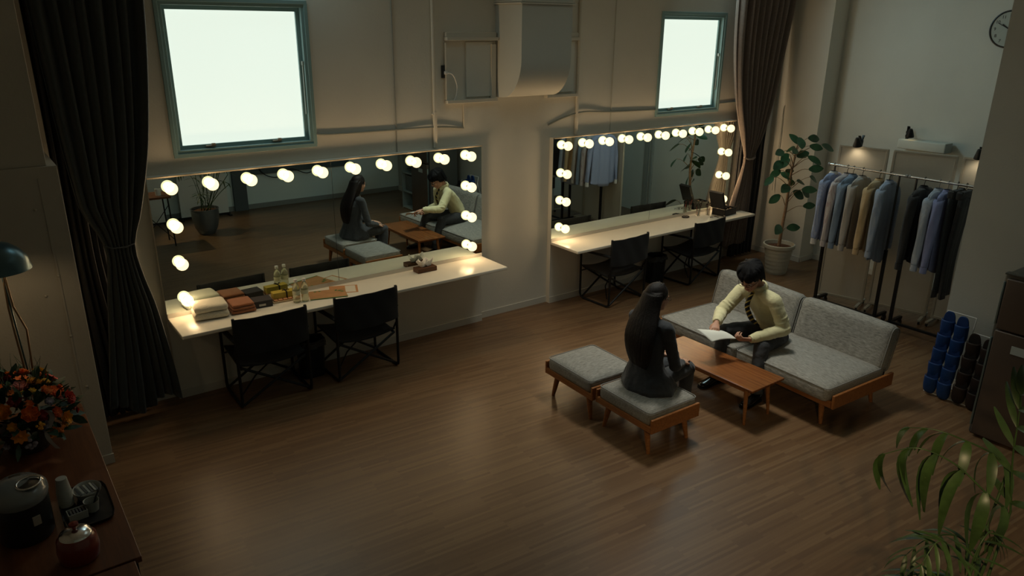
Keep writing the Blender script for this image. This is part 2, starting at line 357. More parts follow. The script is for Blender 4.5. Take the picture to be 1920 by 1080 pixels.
# ------------------------------------------------------------------ windows
def window(n, W):
    x0, x1, z0, z1 = W; e = bpy.data.objects.new('window_%d' % n, None); COL.objects.link(e); e['kind'] = 'structure'
    cx, cz = (x0+x1)/2, (z0+z1)/2; mb = MB(); t = .032
    for X, dx, Z, dz in ((cx, x1-x0, z0+t/2, t), (cx, x1-x0, z1-t/2, t), (x0+t/2, t, cz, z1-z0-2*t), (x1-t/2, t, cz, z1-z0-2*t)): mb.box((X, .112, Z), (dx, .11, dz))
    for X, dx, Z, dz in ((cx, x1-x0+.04, z0-.008, .03), (cx, x1-x0+.04, z1+.008, .03), (x0-.008, .03, cz, z1-z0), (x1+.008, .03, cz, z1-z0)): mb.box((X, .055, Z), (dx, .016, dz))
    mb.build('window_frame', WFRAME, e, bev=.003)
    mb = MB(); a = t; b = .062
    for X, dx, Z, dz in ((cx, x1-x0-2*a, z0+(a+b)/2, b-a), (cx, x1-x0-2*a, z1-(a+b)/2, b-a), (x0+(a+b)/2, b-a, cz, z1-z0-2*b), (x1-(a+b)/2, b-a, cz, z1-z0-2*b)): mb.box((X, .118, Z), (dx, .035, dz))
    mb.build('sash', WFRAME, e, bev=.003)
    MB().box((cx, .124, cz), (x1-x0-2*b, .008, z1-z0-2*b)).build('window_pane', PANEM, e)
    for fx in (.24, .72):
        X = lerp(x0, x1, fx); MB().box((X, .088, z0+.048), (.075, .03, .014), bev=.003).box((X+.02, .078, z0+.062), (.03, .02, .016), bev=.003).build('window_latch', mat('latch_metal', (.30, .27, .22), .4, metal=.6), e)
    MB().tube([(x1-.042, .082, z0+.25), (x1-.038, .086, cz+.08)], .006).box((x1-.038, .084, cz+.1), (.02, .03, .035), bev=.004).build('stay_arm', mat('stay_metal', (.45, .50, .47), .35, metal=.7), e)
    return e
window(1, W1); window(2, W2)
# ------------------------------------------------------------------ wall services
PW = mat('painted_pipe', (.62, .59, .51), .55)
def clampb(mb, x, z): mb.box((x, YB-.016, z), (.05, .032, .014), bev=.003)
mb = MB().tube([(3.637, YB-.02, CEIL), (3.637, YB-.02, 1.87)], .0165, 12); clampb(mb, 3.637, 2.18); clampb(mb, 3.637, 3.3); mb.tube([(3.637, YB-.02, 2.2), (3.637, YB-.02, 1.87)], .02, 12)
tag(mb.build('conduit_pipe', PW, smooth='auto'), 'white vertical conduit pipe on the wall coming down above the left mirror', 'pipe')
mb = MB().tube([(5.40, YB-.02, CEIL), (5.40, YB-.02, 1.865)], .0165, 12); clampb(mb, 5.40, 2.27); mb.tube([(5.40, YB-.02, 2.05), (5.40, YB-.02, 1.865)], .02, 12)
tag(mb.build('conduit_pipe', PW, smooth='auto'), 'white vertical conduit pipe right of the duct running down to the right mirror', 'pipe')
tag(MB().tube([(3.965, YB-.012, 2.25), (3.965, YB-.012, 2.03)], .009, 8).build('thin_pipe', PW, smooth='auto'), 'short thin pipe on the wall below the hatch, left of the duct', 'pipe')
tag(MB().tube([(3.235, YB-.004, CEIL), (3.235, YB-.004, 1.86)], .006, 6).build('signal_wire', mat('cord_grey', (.30, .30, .27), .6), smooth='auto'), 'thin grey cord straight down the wall between left window and pipe', 'cord')
tag(MB().tube([(5.92, YB-.004, CEIL), (5.92, YB-.004, 1.86)], .005, 6).build('signal_wire', mat('cord_pale', (.5, .49, .43), .6), smooth='auto'), 'faint pale cord straight down the wall left of the right window', 'cord')
tag(MB().tube(spline([(2.47, YB-.008, 2.082), (2.6, YB-.01, 2.07), (3.2, YB-.01, 2.065), (3.65, YB-.02, 2.062), (3.965, YB-.012, 2.032)], 5), .0085, 6).build('surface_cable', mat('cable_grey', (.20, .22, .20), .6), smooth='auto'), 'grey cable running along the wall from left window to the thin pipe', 'cable')
tag(MB().tube(spline([(5.02, YB-.006, 1.99), (5.25, YB-.01, 2.06), (5.5, YB-.02, 2.10), (5.9, YB-.01, 2.078), (6.3, YB-.01, 2.068), (6.63, YB-.008, 2.062)], 5), .0085, 6).build('surface_cable', mat('cable_grey', (.20, .22, .20), .6), smooth='auto'), 'grey cable on the wall bending up behind the pipe to the right window', 'cable')
tag(MB().tube([(7.78, YB-.008, 2.08), (8.2, YB-.008, 2.085)], .007, 6).build('surface_cable', mat('cable_grey', (.20, .22, .20), .6), smooth='auto'), 'short cable on the wall between right window and curtain', 'cable')
# shelf-like frame and boarded hatch behind the duct
hf = thing('hatch_frame', 'white painted hatch frame on the wall behind the duct', 'hatch', (4.6, YB, 2.3))
for x0_, x1_ in ((-.84, -.265), (.36, .775)):
    c_, w_ = (x0_+x1_)/2, x1_-x0_
    MB().box((c_, -.035, .55), (w_, .07, .03), bev=.003).box((c_, -.020, .5870), (w_-.01, .04, .044), bev=.003).build('upper_rail', PW, hf)
    MB().box((c_, -.030, -.015), (w_, .06, .03), bev=.003).build('lower_rail', PW, hf)
MB().box((-.835, -.02, .26), (.012, .04, .51)).build('side_rail', PW, hf)
MB().box((-.455, -.010, .27), (.30, .02, .50)).build('hatch_board', WALLC, hf, bev=.002)
MB().box((.56, -.010, .27), (.36, .02, .5)).build('hatch_board', WALLC, hf, bev=.002)
# duct : side profile swept in x
dt = thing('air_duct', 'large white boxed air duct coming down the wall with a curved bottom', 'duct', (0, 0, 0))
prof = [(YB, CEIL), (-.36, CEIL), (-.36, 2.68)]
for i in range(1, 11):
    a = PI/2*i/10; prof.append((-.36+.30*(1-math.cos(a)), 2.68-.37*math.sin(a)))
prof += [(YB, 2.305)]
mb = MB(); x0, x1 = 4.345, 4.95; n = len(prof)
mb.add([(x0, y, z) for y, z in prof]+[(x1, y, z) for y, z in prof], [tuple(range(n)), tuple(range(2*n-1, n-1, -1))]+[(i, (i+1) % n, n+(i+1) % n, n+i) for i in range(n)])
mb.build('duct_body', mat('duct_paint', (.55, .55, .50), .55), dt, smooth='auto')
MB().box(((x0+x1)/2, -.15, 3.165), (x1-x0+.05, .46, .012)).box(((x0+x1)/2, -.15, 3.182), (x1-x0+.03, .44, .012)).build('flange', PW, dt)
MB().box((4.30, YB-.02, 2.55), (.05, .04, .5)).build('side_bracket', PW, dt)
sk = thing('wall_socket', 'black wall socket with a white plug lead beside the duct', 'socket', (3.757, YB, 2.56))
MB().box((0, -.008, 0), (.06, .016, .115), bev=.004).build('socket_plate', mat('socket_black', (.02, .025, .03), .4), sk)
MB().box((.005, -.03, -.01), (.03, .03, .03), bev=.005).tube(spline([(.01, -.04, -.01), (.07, -.05, -.03), (.12, -.04, -.14), (.10, -.03, -.25), (.05, -.02, -.27)], 6), .006, 6).build('plug_lead', WHITE, sk, smooth='auto')
# ------------------------------------------------------------------ vanity counters and mirrors
def vanity(x0, x1, seam, which, lab):
    e = thing('vanity_mirror', lab, 'mirror', ((x0+x1)/2, 0, .757), 0, 'wide mirrors edged with globe bulbs')
    cx = (x0+x1)/2
    for a, b in ((x0, seam-.002), (seam+.002, x1)):
        MB().box(((a+b)/2-cx, -.004, .545), (b-a, .008, 1.09)).build('mirror_panel', MIRROR, e)
    MB().box((0, -.012, 1.096), (x1-x0, .026, .010)).build('top_ledge', mat('ledge', (.35, .30, .22), .4), e)
    MB().box((0, -.004, .545), (x1-x0-.004, .0015, 1.088)).build('backing', mat('mirror_back', (.1, .1, .1), .5), e)
    xa, xb = x0+.155, x1-.155
    pos = [(lerp(xa, xb, i/9), 1.768) for i in range(10)]+[(xa, 1.768-.303*k) for k in (1, 2, 3)]+[(xb, 1.768-.303*k) for k in (1, 2, 3)]
    first = None
    for x, z in pos:
        if first is None:
            b = MB().ball((0, 0, 0), .048, 24, 16).build('light_bulb', BULBM, e, smooth=True)
            s = MB().lathe([(.016, -.06), (.018, -.05), (.018, -.035)], 16, M=Matrix.Rotation(PI/2, 4, 'X'), caps=True).build('bulb_socket', SOCK, b, smooth='auto')
            first = b; s0 = s
        else:
            b = first.copy(); COL.objects.link(b); b.parent = e
            s = s0.copy(); COL.objects.link(s); s.parent = b
        b.location = (x-cx, -.064, z-.757)
        l = bpy.data.lights.new('bulb_light', 'POINT'); l.energy = BULB_W; l.color = BULB_C; l.shadow_soft_size = .036
        lo = bpy.data.objects.new('bulb_light', l); COL.objects.link(lo); lo.parent = e; lo.location = b.location
    return e
def counter(x0, x1, lab):
    e = thing('vanity_counter', lab, 'counter', ((x0+x1)/2, 0, .69), 0, 'long white make-up counters')
    MB().box((0, -.231, .015), (x1-x0, .458, .03), bev=.006, seg=3).build('worktop', COUNTER, e, smooth='auto')
    MB().box((0, -.006, .048), (x1-x0-.004, .010, .035)).build('backsplash', TRIM, e)
vanity(1.08, 4.13, 2.555, 1, 'left wide wall mirror with warm globe bulbs, reflecting the seated pair')
vanity(5.052, 8.072, 6.59, 2, 'right wide wall mirror with warm globe bulbs, reflecting shirts and a plant')
counter(1.08, 4.13, 'long white counter under the left mirror, holding towels and bottles')
counter(5.052, 8.072, 'long white counter under the right mirror, holding an open make-up case')
# ------------------------------------------------------------------ sofa, stools, table (built along local y, backs towards +x)
def cushion(mb, c, d, puff=.03, r=.045, crown=.018, n=14):
    """rounded box cushion with crowned faces; c centre, d full sizes"""
    def face(fn): mb.grid(fn, n, n)
    hx, hy, hz = d[0]/2, d[1]/2, d[2]/2
    def warp(p):
        x, y, z = p
        X, Y, Z = x/hx, y/hy, z/hz
        # rounded edges
        q = V((max(-hx+r, min(hx-r, x)), max(-hy+r, min(hy-r, y)), max(-hz+r, min(hz-r, z))))
        dd = V(p)-q
        if dd.length > 0: dd = dd.normalized()*r
        o = q+dd
        k = (1-X*X)*(1-Y*Y)
        o.z += (1 if z > 0 else -1)*crown*k if abs(Z) > .99 else 0
        return (o.x+c[0], o.y+c[1], o.z+c[2])
    def e(t): return math.sin((t-.5)*PI)       # denser near the edges
    for sgn in (-1, 1):
        face(lambda u, v: warp((e(u)*hx, e(v)*hy, sgn*hz)))
        face(lambda u, v: warp((e(u)*hx, sgn*hy, e(v)*hz)))
        face(lambda u, v: warp((sgn*hx, e(u)*hy, e(v)*hz)))
    return mb
def leg(mb, x, y, h, dx, dy, r0=.026, r1=.014):
    mb.tube([(x, y, h), (x+dx*.5, y+dy*.5, h*.5), (x+dx, y+dy, 0)], [r0, (r0+r1)/2+.001, r1], 12, flat=1); return mb
def piping(c, d, z):
    hx, hy, r = d[0]/2-.004, d[1]/2-.004, .035; pts = []
    for sx, sy, a0 in ((1, 1, 0), (-1, 1, 90), (-1, -1, 180), (1, -1, 270)):
        for k in range(5):
            a = math.radians(a0+k*22.5); pts.append((c[0]+sx*(hx-r)+r*math.cos(a), c[1]+sy*(hy-r)+r*math.sin(a), z))
    pts.append(pts[0]); return pts
def stool(loc, rz, label):
    e = thing('ottoman', label, 'stool', loc, rz, 'low grey upholstered stools on teak frames')
    cb = cushion(MB(), (0, 0, .30), (.50, .56, .125)); c = cb.build('seat_cushion', FAB, e, smooth=True)
    MB().tube(piping((0, 0), (.50, .56), .352), .0045, 6, caps=False).build('piping', PIPE, c, smooth=True)
    f = MB()
    for s in (-1, 1):
        f.box((s*.238, 0, .228), (.024, .60, .05), bev=.004)
        f.box((0, s*.296, .257), (.50, .022, .112), bev=.006)
    f.box((0, 0, .235), (.46, .57, .015))
    f.build('frame', OAKX, e)
    for sx in (-1, 1):
        for sy in (-1, 1): leg(MB(), sx*.19, sy*.20, .21, sx*.012, sy*.045).build('leg', OAK, e, smooth='auto')
    return e
stool((3.86, -2.018, 0), math.radians(-2.0), 'grey low stool nearer the mirrors, empty, beside the seated woman')
stool((3.86, -2.645, 0), math.radians(-1.5), 'grey low stool carrying the woman in the dark suit')
def sofa():
    e = thing('sofa', 'long low grey fabric sofa on a teak frame behind the coffee table', 'sofa', (5.47, -2.56, 0), math.radians(-3.0))
    y0, y1 = -.93, .93
    for a, b in ((y0+.02, -.005), (.005, y1-.02)):
        cushion(MB(), (-.04, (a+b)/2, .30), (.78, b-a, .135)).build('seat_cushion', FABY, e, smooth=True)
        MB().tube(piping((-.04, (a+b)/2), (.78, b-a), .355), .0045, 6, caps=False).build('piping', PIPE, e, smooth=True)
    for a, b in ((y0+.02, -.045), (-.035, y1-.02)):
        M = Matrix.Translation((.375, (a+b)/2, .50)) @ Matrix.Rotation(math.radians(14), 4, 'Y')
        mb = MB(); cushion(mb, (0, 0, 0), (.15, b-a, .40), r=.055, crown=.01); mb.v = [M @ V(p) for p in mb.v]
        c = mb.build('back_cushion', FABY, e, smooth=True)
        for s in (-1, 1):
            pts = []; hx, hz, r = .06, .185, .05
            for sx, sz, a0 in ((1, 1, 0), (-1, 1, 90), (-1, -1, 180), (1, -1, 270)):
                for k in range(5):
                    an = math.radians(a0+k*22.5); pts.append(M @ V((sx*(hx-r)+r*math.cos(an), s*((b-a)/2-.006), sz*(hz-r)+r*math.sin(an))))
            pts.append(pts[0]); MB().tube(pts, .0045, 6, caps=False).build('piping', PIPE, c, smooth=True)
    f = MB()
    for x in (-.39, .36): f.box((x, 0, .228), (.024, y1-y0, .055), bev=.004)
    f.box((0, 0, .235), (.74, y1-y0-.04, .014))
    f.build('frame', OAKX, e)
    for s in (-1, 1): MB().box((-.0, s*.945, .255), (.80, .024, .115), bev=.006).build('end_board', OAKX, e)
    b = MB()
    for y in (-.86, -.45, 0, .45, .86): b.tube([(.40, y, .22), (.485, y, .58)], .012, 8)
    b.tube([(.48, -.88, .56), (.48, .88, .56)], .013, 8)
    b.build('back_rail', BLACKM, e, smooth='auto')
    for x, dx in ((-.31, -.02), (.33, .03)):
        for y, dy in ((-.80, -.03), (.80, .03), (0, 0)): leg(MB(), x, y, .21, dx, dy).build('leg', OAK, e, smooth='auto')
    return e
sofa()
def coffee_table():
    e = thing('coffee_table', 'long low teak coffee table between the stools and the sofa', 'table', (4.735, -2.58, 0), 0)
    MB().box((0, 0, .33), (.41, 1.05, .02), bev=.006, seg=3).build('table_top', TABLEW, e)
    f = MB()
    for s in (-1, 1): f.box((s*.145, 0, .29), (.016, .86, .035), bev=.003)
    for s in (-1, 1): f.box((0, s*.42, .295), (.30, .02, .03), bev=.004)
    f.build('apron', OAK, e)
    for sx in (-1, 1):
        for sy in (-1, 1): leg(MB(), sx*.135, sy*.42, .32, sx*.02, sy*.03, .019, .011).build('leg', OAK, e, smooth='auto')
    for s in (-1, 1): MB().tube([(s*.13, -.44, .25), (s*.10, -.44, .29), (0, -.44, .305)], .009, 8).build('brace', OAK, e, smooth='auto')
coffee_table()
# ------------------------------------------------------------------ folding canvas chairs (front towards +y, i.e. the mirror)
def folding_chair(loc, rz, label):
    e = thing('folding_chair', label, 'chair', loc, rz, 'black folding canvas chairs at the counters')
    r = .0125
    for s in (-1, 1):
        X = s*.29
        pts = [(X, -.245, .79), (X, -.24, .06), (X, -.232, .025), (X, -.205, .012), (X, .16, .012), (X, .20, .025), (X, .215, .06), (X, .22, .57)]
        MB().tube(pts, r, 10).build('side_frame', BLACKM, e, smooth='auto')
        MB().box((X, -.01, .585), (.042, .48, .022), bev=.009, seg=3, rot=(math.radians(-3), 0, 0)).build('armrest', BLACKC, e, smooth='auto')
        # seat rail and its strut
        MB().tube([(s*.262, -.225, .345), (s*.262, .20, .385)], .012, 8).tube([(s*.262, .12, .375), (X, .217, .33)], .008, 6).build('seat_rail', BLACKM, e, smooth='auto')
        MB().tube([(s*.27, -.20, .36), (s*.29, -.245, .46)], .009, 6).build('hinge', BLACKM, e, smooth='auto')
    def bk(u, v):
        x = (u-.5)*.60; z = .485+v*.295
        k = 1-(2*u-1)**4
        return (x, -.25-.035*k*(1-.3*v)+.004*math.sin(u*19+v*6), z-.012*math.sin(u*PI)*(1-v)+.006*(2*u-1)**2)
    MB().grid(bk, 22, 8).build('backrest', BLACKC, e, smooth=True, solid=.014, bev=.003)
    def st(u, v):
        x = (u-.5)*.55; y = -.23+v*.45
        return (x, y, .352+v*.04-.035*(1-(2*u-1)**2)+.03*max(0, .15-v)/.15)
    MB().grid(st, 16, 10).build('seat', BLACKC, e, smooth=True, solid=.016, bev=.003)
    for y, o in ((-.225, 0), (.195, 1)):
        for s in (-1, 1): MB().tube([(s*.28, y+s*.012, .03), (-s*.262, y+s*.012, .35+.03*o)], .0115, 8).build('cross_brace', BLACKM, e, smooth='auto')
    MB().tube([(-.28, -.2, .10), (-.1, 0, .16), (.28, .2, .30)], .007, 8).build('stretcher', BLACKM, e, smooth='auto')
    return e
ch = folding_chair((1.745, -.262, 0), math.radians(-1), 'black folding canvas chair at the left end of the left counter')
dup(ch, 'black folding canvas chair at the left counter right of the bin', (2.575, -.262, 0), math.radians(1))
dup(ch, 'black folding canvas chair at the left end of the right counter', (5.765, -.262, 0), math.radians(3))
dup(ch, 'black folding canvas chair at the right counter near the curtain', (7.10, -.27, 0), math.radians(4))
# ------------------------------------------------------------------ bins
BINM = mat('bin_plastic', (.010, .013, .015), .35, bump=.3, bscale=50)
def bin_(loc, label):
    e = thing('waste_bin', label, 'bin', loc, 0, 'black waste bins under the counters')
    mb = MB(); prof = [(.0, 0), (.098, 0), (.10, .01), (.118, .32), (.124, .33), (.124, .345), (.114, .345), (.112, .33), (.095, .02), (0, .02)]
    n = 32; vs = []; k = len(prof)
    for r, z in prof:
        for j in range(n):
            a = 2*PI*j/n; c, s_ = math.cos(a), math.sin(a); q = (abs(c)**4+abs(s_)**4)**(-.25)
            vs.append((r*q*c, r*q*s_*.8, z))
    mb.add(vs, [(i*n+j, i*n+(j+1) % n, (i+1)*n+(j+1) % n, (i+1)*n+j) for i in range(k-1) for j in range(n)])
    mb.build('bin_body', BINM, e, smooth='auto')
    def bag(u, v):
        a = u*2*PI; c, s_ = math.cos(a), math.sin(a); q = (abs(c)**4+abs(s_)**4)**(-.25); R = .118+.010*math.sin(a*9+v*3)*v+.004
        return ((R+.006*v)*q*c, (R+.006*v)*q*s_*.8, .348-.06*v+.008*math.sin(a*5))
    MB().grid(bag, 40, 4).build('bin_liner', mat('liner', (.03, .035, .035), .25, bump=.4, bscale=40), e, smooth=True)
bin_((2.160, -.20, 0), 'black waste bin under the left counter between the two chairs')
bin_((6.60, -.16, 0), 'black waste bin under the right counter between the two chairs')
# ------------------------------------------------------------------ things on the left counter (top z .72)
CT = .7205
def towel(name, loc, d, h, mt, label, cat='towel', rz=0, layers=2, group=None):
    e = thing(name, label, cat, loc, rz, group)
    for k in range(layers):
        mb = MB(); hh = h/layers; cushion(mb, (0, 0, hh*(k+.5)), (d[0]-.012*k, d[1]-.01*k, hh*1.02), r=min(.028, hh*.48), crown=.002, n=10)
        o = mb.build('folded_towel', mt, e, smooth=True, sub=1, disp=(.008, .05))
        if k: o.rotation_euler = (0, 0, .03)
    return e
TW = mat('towel_white', (.72, .68, .55), .95, bump=1.0, bscale=180, sheen=.4)
TB = mat('towel_brown', (.36, .125, .045), .95, bump=1.0, bscale=180, sheen=.3)
towel('towel_stack', (1.380, -.135, CT+.006), (.27, .23), .115, TW, 'stack of thick white towels at the left end of the counter', rz=-.12, group='towels on the left counter')
towel('towel_stack', (1.625, -.145, CT+.006), (.20, .21), .075, TB, 'stack of rust brown towels on the counter beside the white ones', rz=-.06, layers=3, group='towels on the left counter')
DB = mat('dark_box', (.045, .040, .042), .7)
e = thing('gift_box', 'small dark grey box with a white label between brown towels and yellow box', 'box', (1.80, -.135, CT), -.08)
MB().box((0, 0, .024), (.15, .13, .048), bev=.002).build('box_body', DB, e); MB().box((0, 0, .052), (.154, .134, .016), bev=.002).build('lid', DB, e)
MB().box((-.01, -.0665, .024), (.055, .002, .018)).build('label', mat('paper_label', (.55, .52, .45), .7), e)
YEL = mat('yellow_wrap', (.48, .36, .05), .55)
e = thing('ribbon_box', 'yellow box tied with black ribbon on the left counter', 'box', (2.0, -.10, CT+.026), -.05)
MB().box((0, 0, .026), (.19, .075, .052), bev=.002).build('box_body', YEL, e)
rb = MB().box((.02, 0, .0265), (.012, .079, .056))
for s in (-1, 1): rb.tube([(.02, 0, .056), (.02+s*.022, -.008, .070), (.02+s*.030, -.012, .06), (.02, 0, .056)], .003, 6)
rb.build('ribbon', mat('ribbon_black', (.01, .01, .01), .5), e)
e = thing('snack_tray', 'flat orange tray of wrapped snacks beneath the yellow box', 'tray', (2.0, -.115, CT), -.05)
MB().box((0, 0, .006), (.22, .12, .012), bev=.003).build('tray_base', mat('tray_clear', (.45, .35, .22), .4), e)
for i in range(5):
    MB().box((-.082+.041*i, 0, .018), (.034, .10, .014), bev=.004).build('snack', mat('snack_pack', (.55, .27, .13), .5), e)
GL = mat('clear_plastic', (.93, .95, .90), .08, trans=.92, ior=1.25)
WAT = mat('pale_tea', (.85, .78, .45), .05, trans=.9, ior=1.33)
def bottle(loc, label):
    e = thing('plastic_bottle', label, 'bottle', loc, 0, 'clear bottles on the left counter')
    pr = [(0, .002), (.028, .0), (.0315, .008), (.0315, .03), (.029, .034), (.0315, .038), (.0315, .06), (.0295, .064), (.0315, .068), (.0315, .10), (.0315, .125), (.026, .148), (.014, .168), (.0125, .172), (.0125, .18), (0, .18)]
    MB().lathe(pr, 24).build('bottle_body', mat('bottle_liquid', (.80, .80, .60), .12, trans=.75, ior=1.33), e, smooth=True)
    MB().lathe([(0, .181), (.015, .181), (.0155, .184), (.0155, .203), (.014, .206), (0, .206)], 20).build('cap', WHITE, e, smooth='auto')
    MB().lathe([(.0322, .072), (.0322, .108)], 24).build('bottle_label', mat('clear_label', (.62, .62, .45), .4), e, smooth=True)
    return e
b = bottle((2.068, -.235, CT), 'clear drink bottle on the counter, left one of the pair'); dup(b, 'clear drink bottle on the counter, right one of the pair', (2.138, -.245, CT))
# folders
KR = mat('kraft_paper', (.42, .22, .095), .8, var=.12, vscale=10); GRN = mat('green_print', (.03, .16, .035), .6)
e = thing('paper_folder', 'kraft brown folder with green leaf print lying on the left counter', 'folder', (2.36, -.20, CT), -.28)
MB().box((0, 0, .002), (.32, .22, .004)).build('cover', KR, e)
MB().box((0, -.110, .0045), (.318, .012, .0015)).build('green_edge', GRN, e)
lf = MB()
for x, y, a, l in ((.11, .06, .4, .05), (.08, .075, 1.1, .04), (.13, .03, -.2, .045), (-.10, .085, .2, .035), (-.06, .09, -.5, .03)):
    lf.add([(x-l*math.cos(a)/2, y-l*math.sin(a)/2, .0052), (x+.012*math.sin(a), y-.012*math.cos(a), .0052), (x+l*math.cos(a)/2, y+l*math.sin(a)/2, .0052), (x-.012*math.sin(a), y+.012*math.cos(a), .0052)], [(0, 1, 2, 3)])
lf.build('leaf_print', GRN, e)
e = thing('paper_sheet', 'orange edged white sheet partly under the brown folder', 'paper', (2.53, -.155, CT), -.38)
MB().box((0, 0, .0008), (.25, .20, .0014)).build('sheet', mat('orange_paper', (.50, .24, .10), .8), e); MB().box((.06, 0, .0018), (.09, .17, .0006)).build('white_panel', mat('white_paper', (.66, .62, .52), .8), e)
# tissue box
TBX = stretch_mat('walnut_box', (.07, .028, .012), (.13, .055, .025), (5, 60, 60), .45, .1)
e = thing('tissue_box', 'small wooden tissue box with white tissue on the left counter', 'tissue box', (3.40, -.105, CT), .02)
MB().box((0, 0, .022), (.21, .10, .044), bev=.003).build('box_body', TBX, e)
random.seed(3)
def tis(cx, w_, h, ph):
    def f(u, v):
        a = u*2*PI; R = w_*(.35+.65*v)*(1+.22*math.sin(a*3+ph)+.12*math.sin(a*7+ph*2))
        return (cx+R*math.cos(a), R*.6*math.sin(a)+.01*v, .042+h*v*(1+.25*math.sin(a*2+ph))-.01*math.cos(a*5)*v)
    return MB().grid(f, 40, 6)
tis(-.025, .055, .065, 1.2).build('tissue', mat('tissue_white', (.85, .83, .78), .9), e, smooth=True, solid=.0015)
tis(.04, .05, .06, 2.9).build('tissue', mat('tissue_white', (.85, .83, .78), .9), e, smooth=True, solid=.0015)
# ------------------------------------------------------------------ things on the right counter
e = thing('makeup_case', 'open black make-up case with raised lid on the right counter', 'case', (7.73, -.235, CT), .12)
CB = mat('case_black', (.012, .011, .012), .55, bump=.2, bscale=200)
mb = MB(); W_, D_, H_ = .27, .19, .085
mb.box((0, 0, .005), (W_, D_, .01)); mb.box((0, -D_/2+.005, H_/2), (W_, .01, H_), bev=.003); mb.box((0, D_/2-.005, H_/2), (W_, .01, H_), bev=.003)
for s in (-1, 1): mb.box((s*(W_/2-.005), 0, H_/2), (.01, D_, H_), bev=.003)
mb.box((0, 0, .055), (W_-.02, .006, .05)); mb.build('case_body', CB, e)
M = Matrix.Translation((-W_/2, 0, H_)) @ Matrix.Rotation(math.radians(-112), 4, 'Y') @ Matrix.Translation((W_/2, 0, 0))
ld = MB(); ld.box((0, 0, .017), (W_*.85, D_, .012), bev=.004)
for s in (-1, 1): ld.box((0, s*(D_/2-.005), .0), (W_*.85, .01, .035), bev=.002); ld.box((s*(W_*.425-.005), 0, .0), (.01, D_, .035), bev=.002)
ld.v = [M @ V(p) for p in ld.v]; ld.build('lid', CB, e)
mm = MB(); mm.box((0, 0, .009), (W_*.7, D_*.8, .003)); mm.v = [M @ V(p) for p in mm.v]; mm.build('inner_pocket', mat('pocket_mesh', (.05, .045, .04), .35), e)
for i, (x, y, c_) in enumerate(((-.08, .05, (.3, .12, .08)), (-.03, .05, (.02, .02, .02)), (.03, .045, (.35, .3, .25)), (.08, .05, (.12, .02, .03)), (.0, -.05, (.05, .05, .05)), (.07, -.045, (.4, .25, .15)))):
    MB().lathe([(0, .01), (.014, .01), (.014, .07), (.012, .074), (0, .074)], 12, c=(x, y, 0)).build('cosmetic_pot', mat('cosmetic_%d' % i, c_, .35), e, smooth='auto')
def brush_cup(loc, label, seed):
    random.seed(seed); e = thing('brush_cup', label, 'cup', loc, 0, 'clear cups of make-up brushes')
    MB().lathe([(0, .002), (.026, .002), (.030, .075), (.028, .075), (.0245, .006), (0, .006)], 20).build('cup', mat('clear_cup', (.9, .9, .85), .1, trans=.85, ior=1.2), e, smooth='auto')
    for k in range(5):
        a = random.uniform(0, 6.28); x, y = .012*math.cos(a), .012*math.sin(a); tx, ty = x*2.3, y*2.3; h = random.uniform(.11, .15)
        g = MB().tube([(x*.5, y*.5, .008), (tx, ty, h)], [.003, .0035], 6).build('brush_handle', mat('brush_red', (.30, .06, .05), .4) if k % 2 else mat('brush_black', (.02, .02, .02), .4), e, smooth='auto')
        MB().tube([(tx, ty, h), (tx*1.06, ty*1.06, h+.012), (tx*1.1, ty*1.1, h+.026)], [.004, .008, .004], 8).build('bristle', mat('bristle', (.03, .02, .015), .9), g, smooth=True)
brush_cup((7.37, -.115, CT), 'clear cup of make-up brushes, left of two by the make-up case', 4)
brush_cup((7.50, -.16, CT), 'clear cup of make-up brushes touching the make-up case', 9)
e = thing('hair_clip_tray', 'small pile of silvery hair clips before the make-up case', 'clips', (7.48, -.30, CT), 0)
random.seed(5)
for k in range(9):
    x, y, a = random.uniform(-.09, .09), random.uniform(-.035, .03), random.uniform(0, 3); c_, s_ = math.cos(a)*.022, math.sin(a)*.022
    MB().tube([(x-c_, y-s_, .006), (x, y, .010), (x+c_, y+s_, .006)], .0035, 6).build('hair_clip', CHROME if k % 3 else mat('clip_dark', (.03, .02, .02), .3), e, smooth='auto')
e = thing('hair_band', 'dark twisted hair band lying on the right counter', 'hair band', (7.17, -.085, CT+.0085), 0)
MB().tube([(.05*math.cos(a*PI/8), .035*math.sin(a*PI/8), .002*math.sin(a*2)) for a in range(17)], .007, 8, caps=False).build('band', mat('band_black', (.02, .02, .022), .5), e, smooth=True)
# ------------------------------------------------------------------ curtains
def curtain(name, fx, z0, z1, y0, folds, mt, label, amp, seed=0, nz=44, nu=160, parent=None, hem=.0, group=None, yoff=None):
    """fx(z) -> (x left, x right)"""
    rnd = random.Random(seed); ph = [rnd.uniform(0, 6.28) for _ in range(6)]; jit = [rnd.uniform(-.25, .25) for _ in range(folds+2)]
    def f(u, v):
        z = lerp(z1, z0+hem*math.sin(u*9+ph[3]), v); a, b = fx(z); wd = b-a
        uu = u+.012*math.sin(u*17+ph[0])+.008*math.sin(u*31+ph[1])
        x = a+wd*(u+.01*math.sin(u*23+z*1.3+ph[2]))
        A = amp(z); t = uu*folds*2*PI
        y = A*(math.sin(t+.35*math.sin(z*1.7+u*6))+.28*math.sin(2*t+ph[4]+z*.8)+.18*math.sin(u*13+z*2+ph[5]))
        return (x+.25*A*math.cos(t), y0+(yoff(z) if yoff else 0)+y, z)
    return MB().grid(f, nu, nz).build(name, mt, parent, smooth=True, solid=.003)
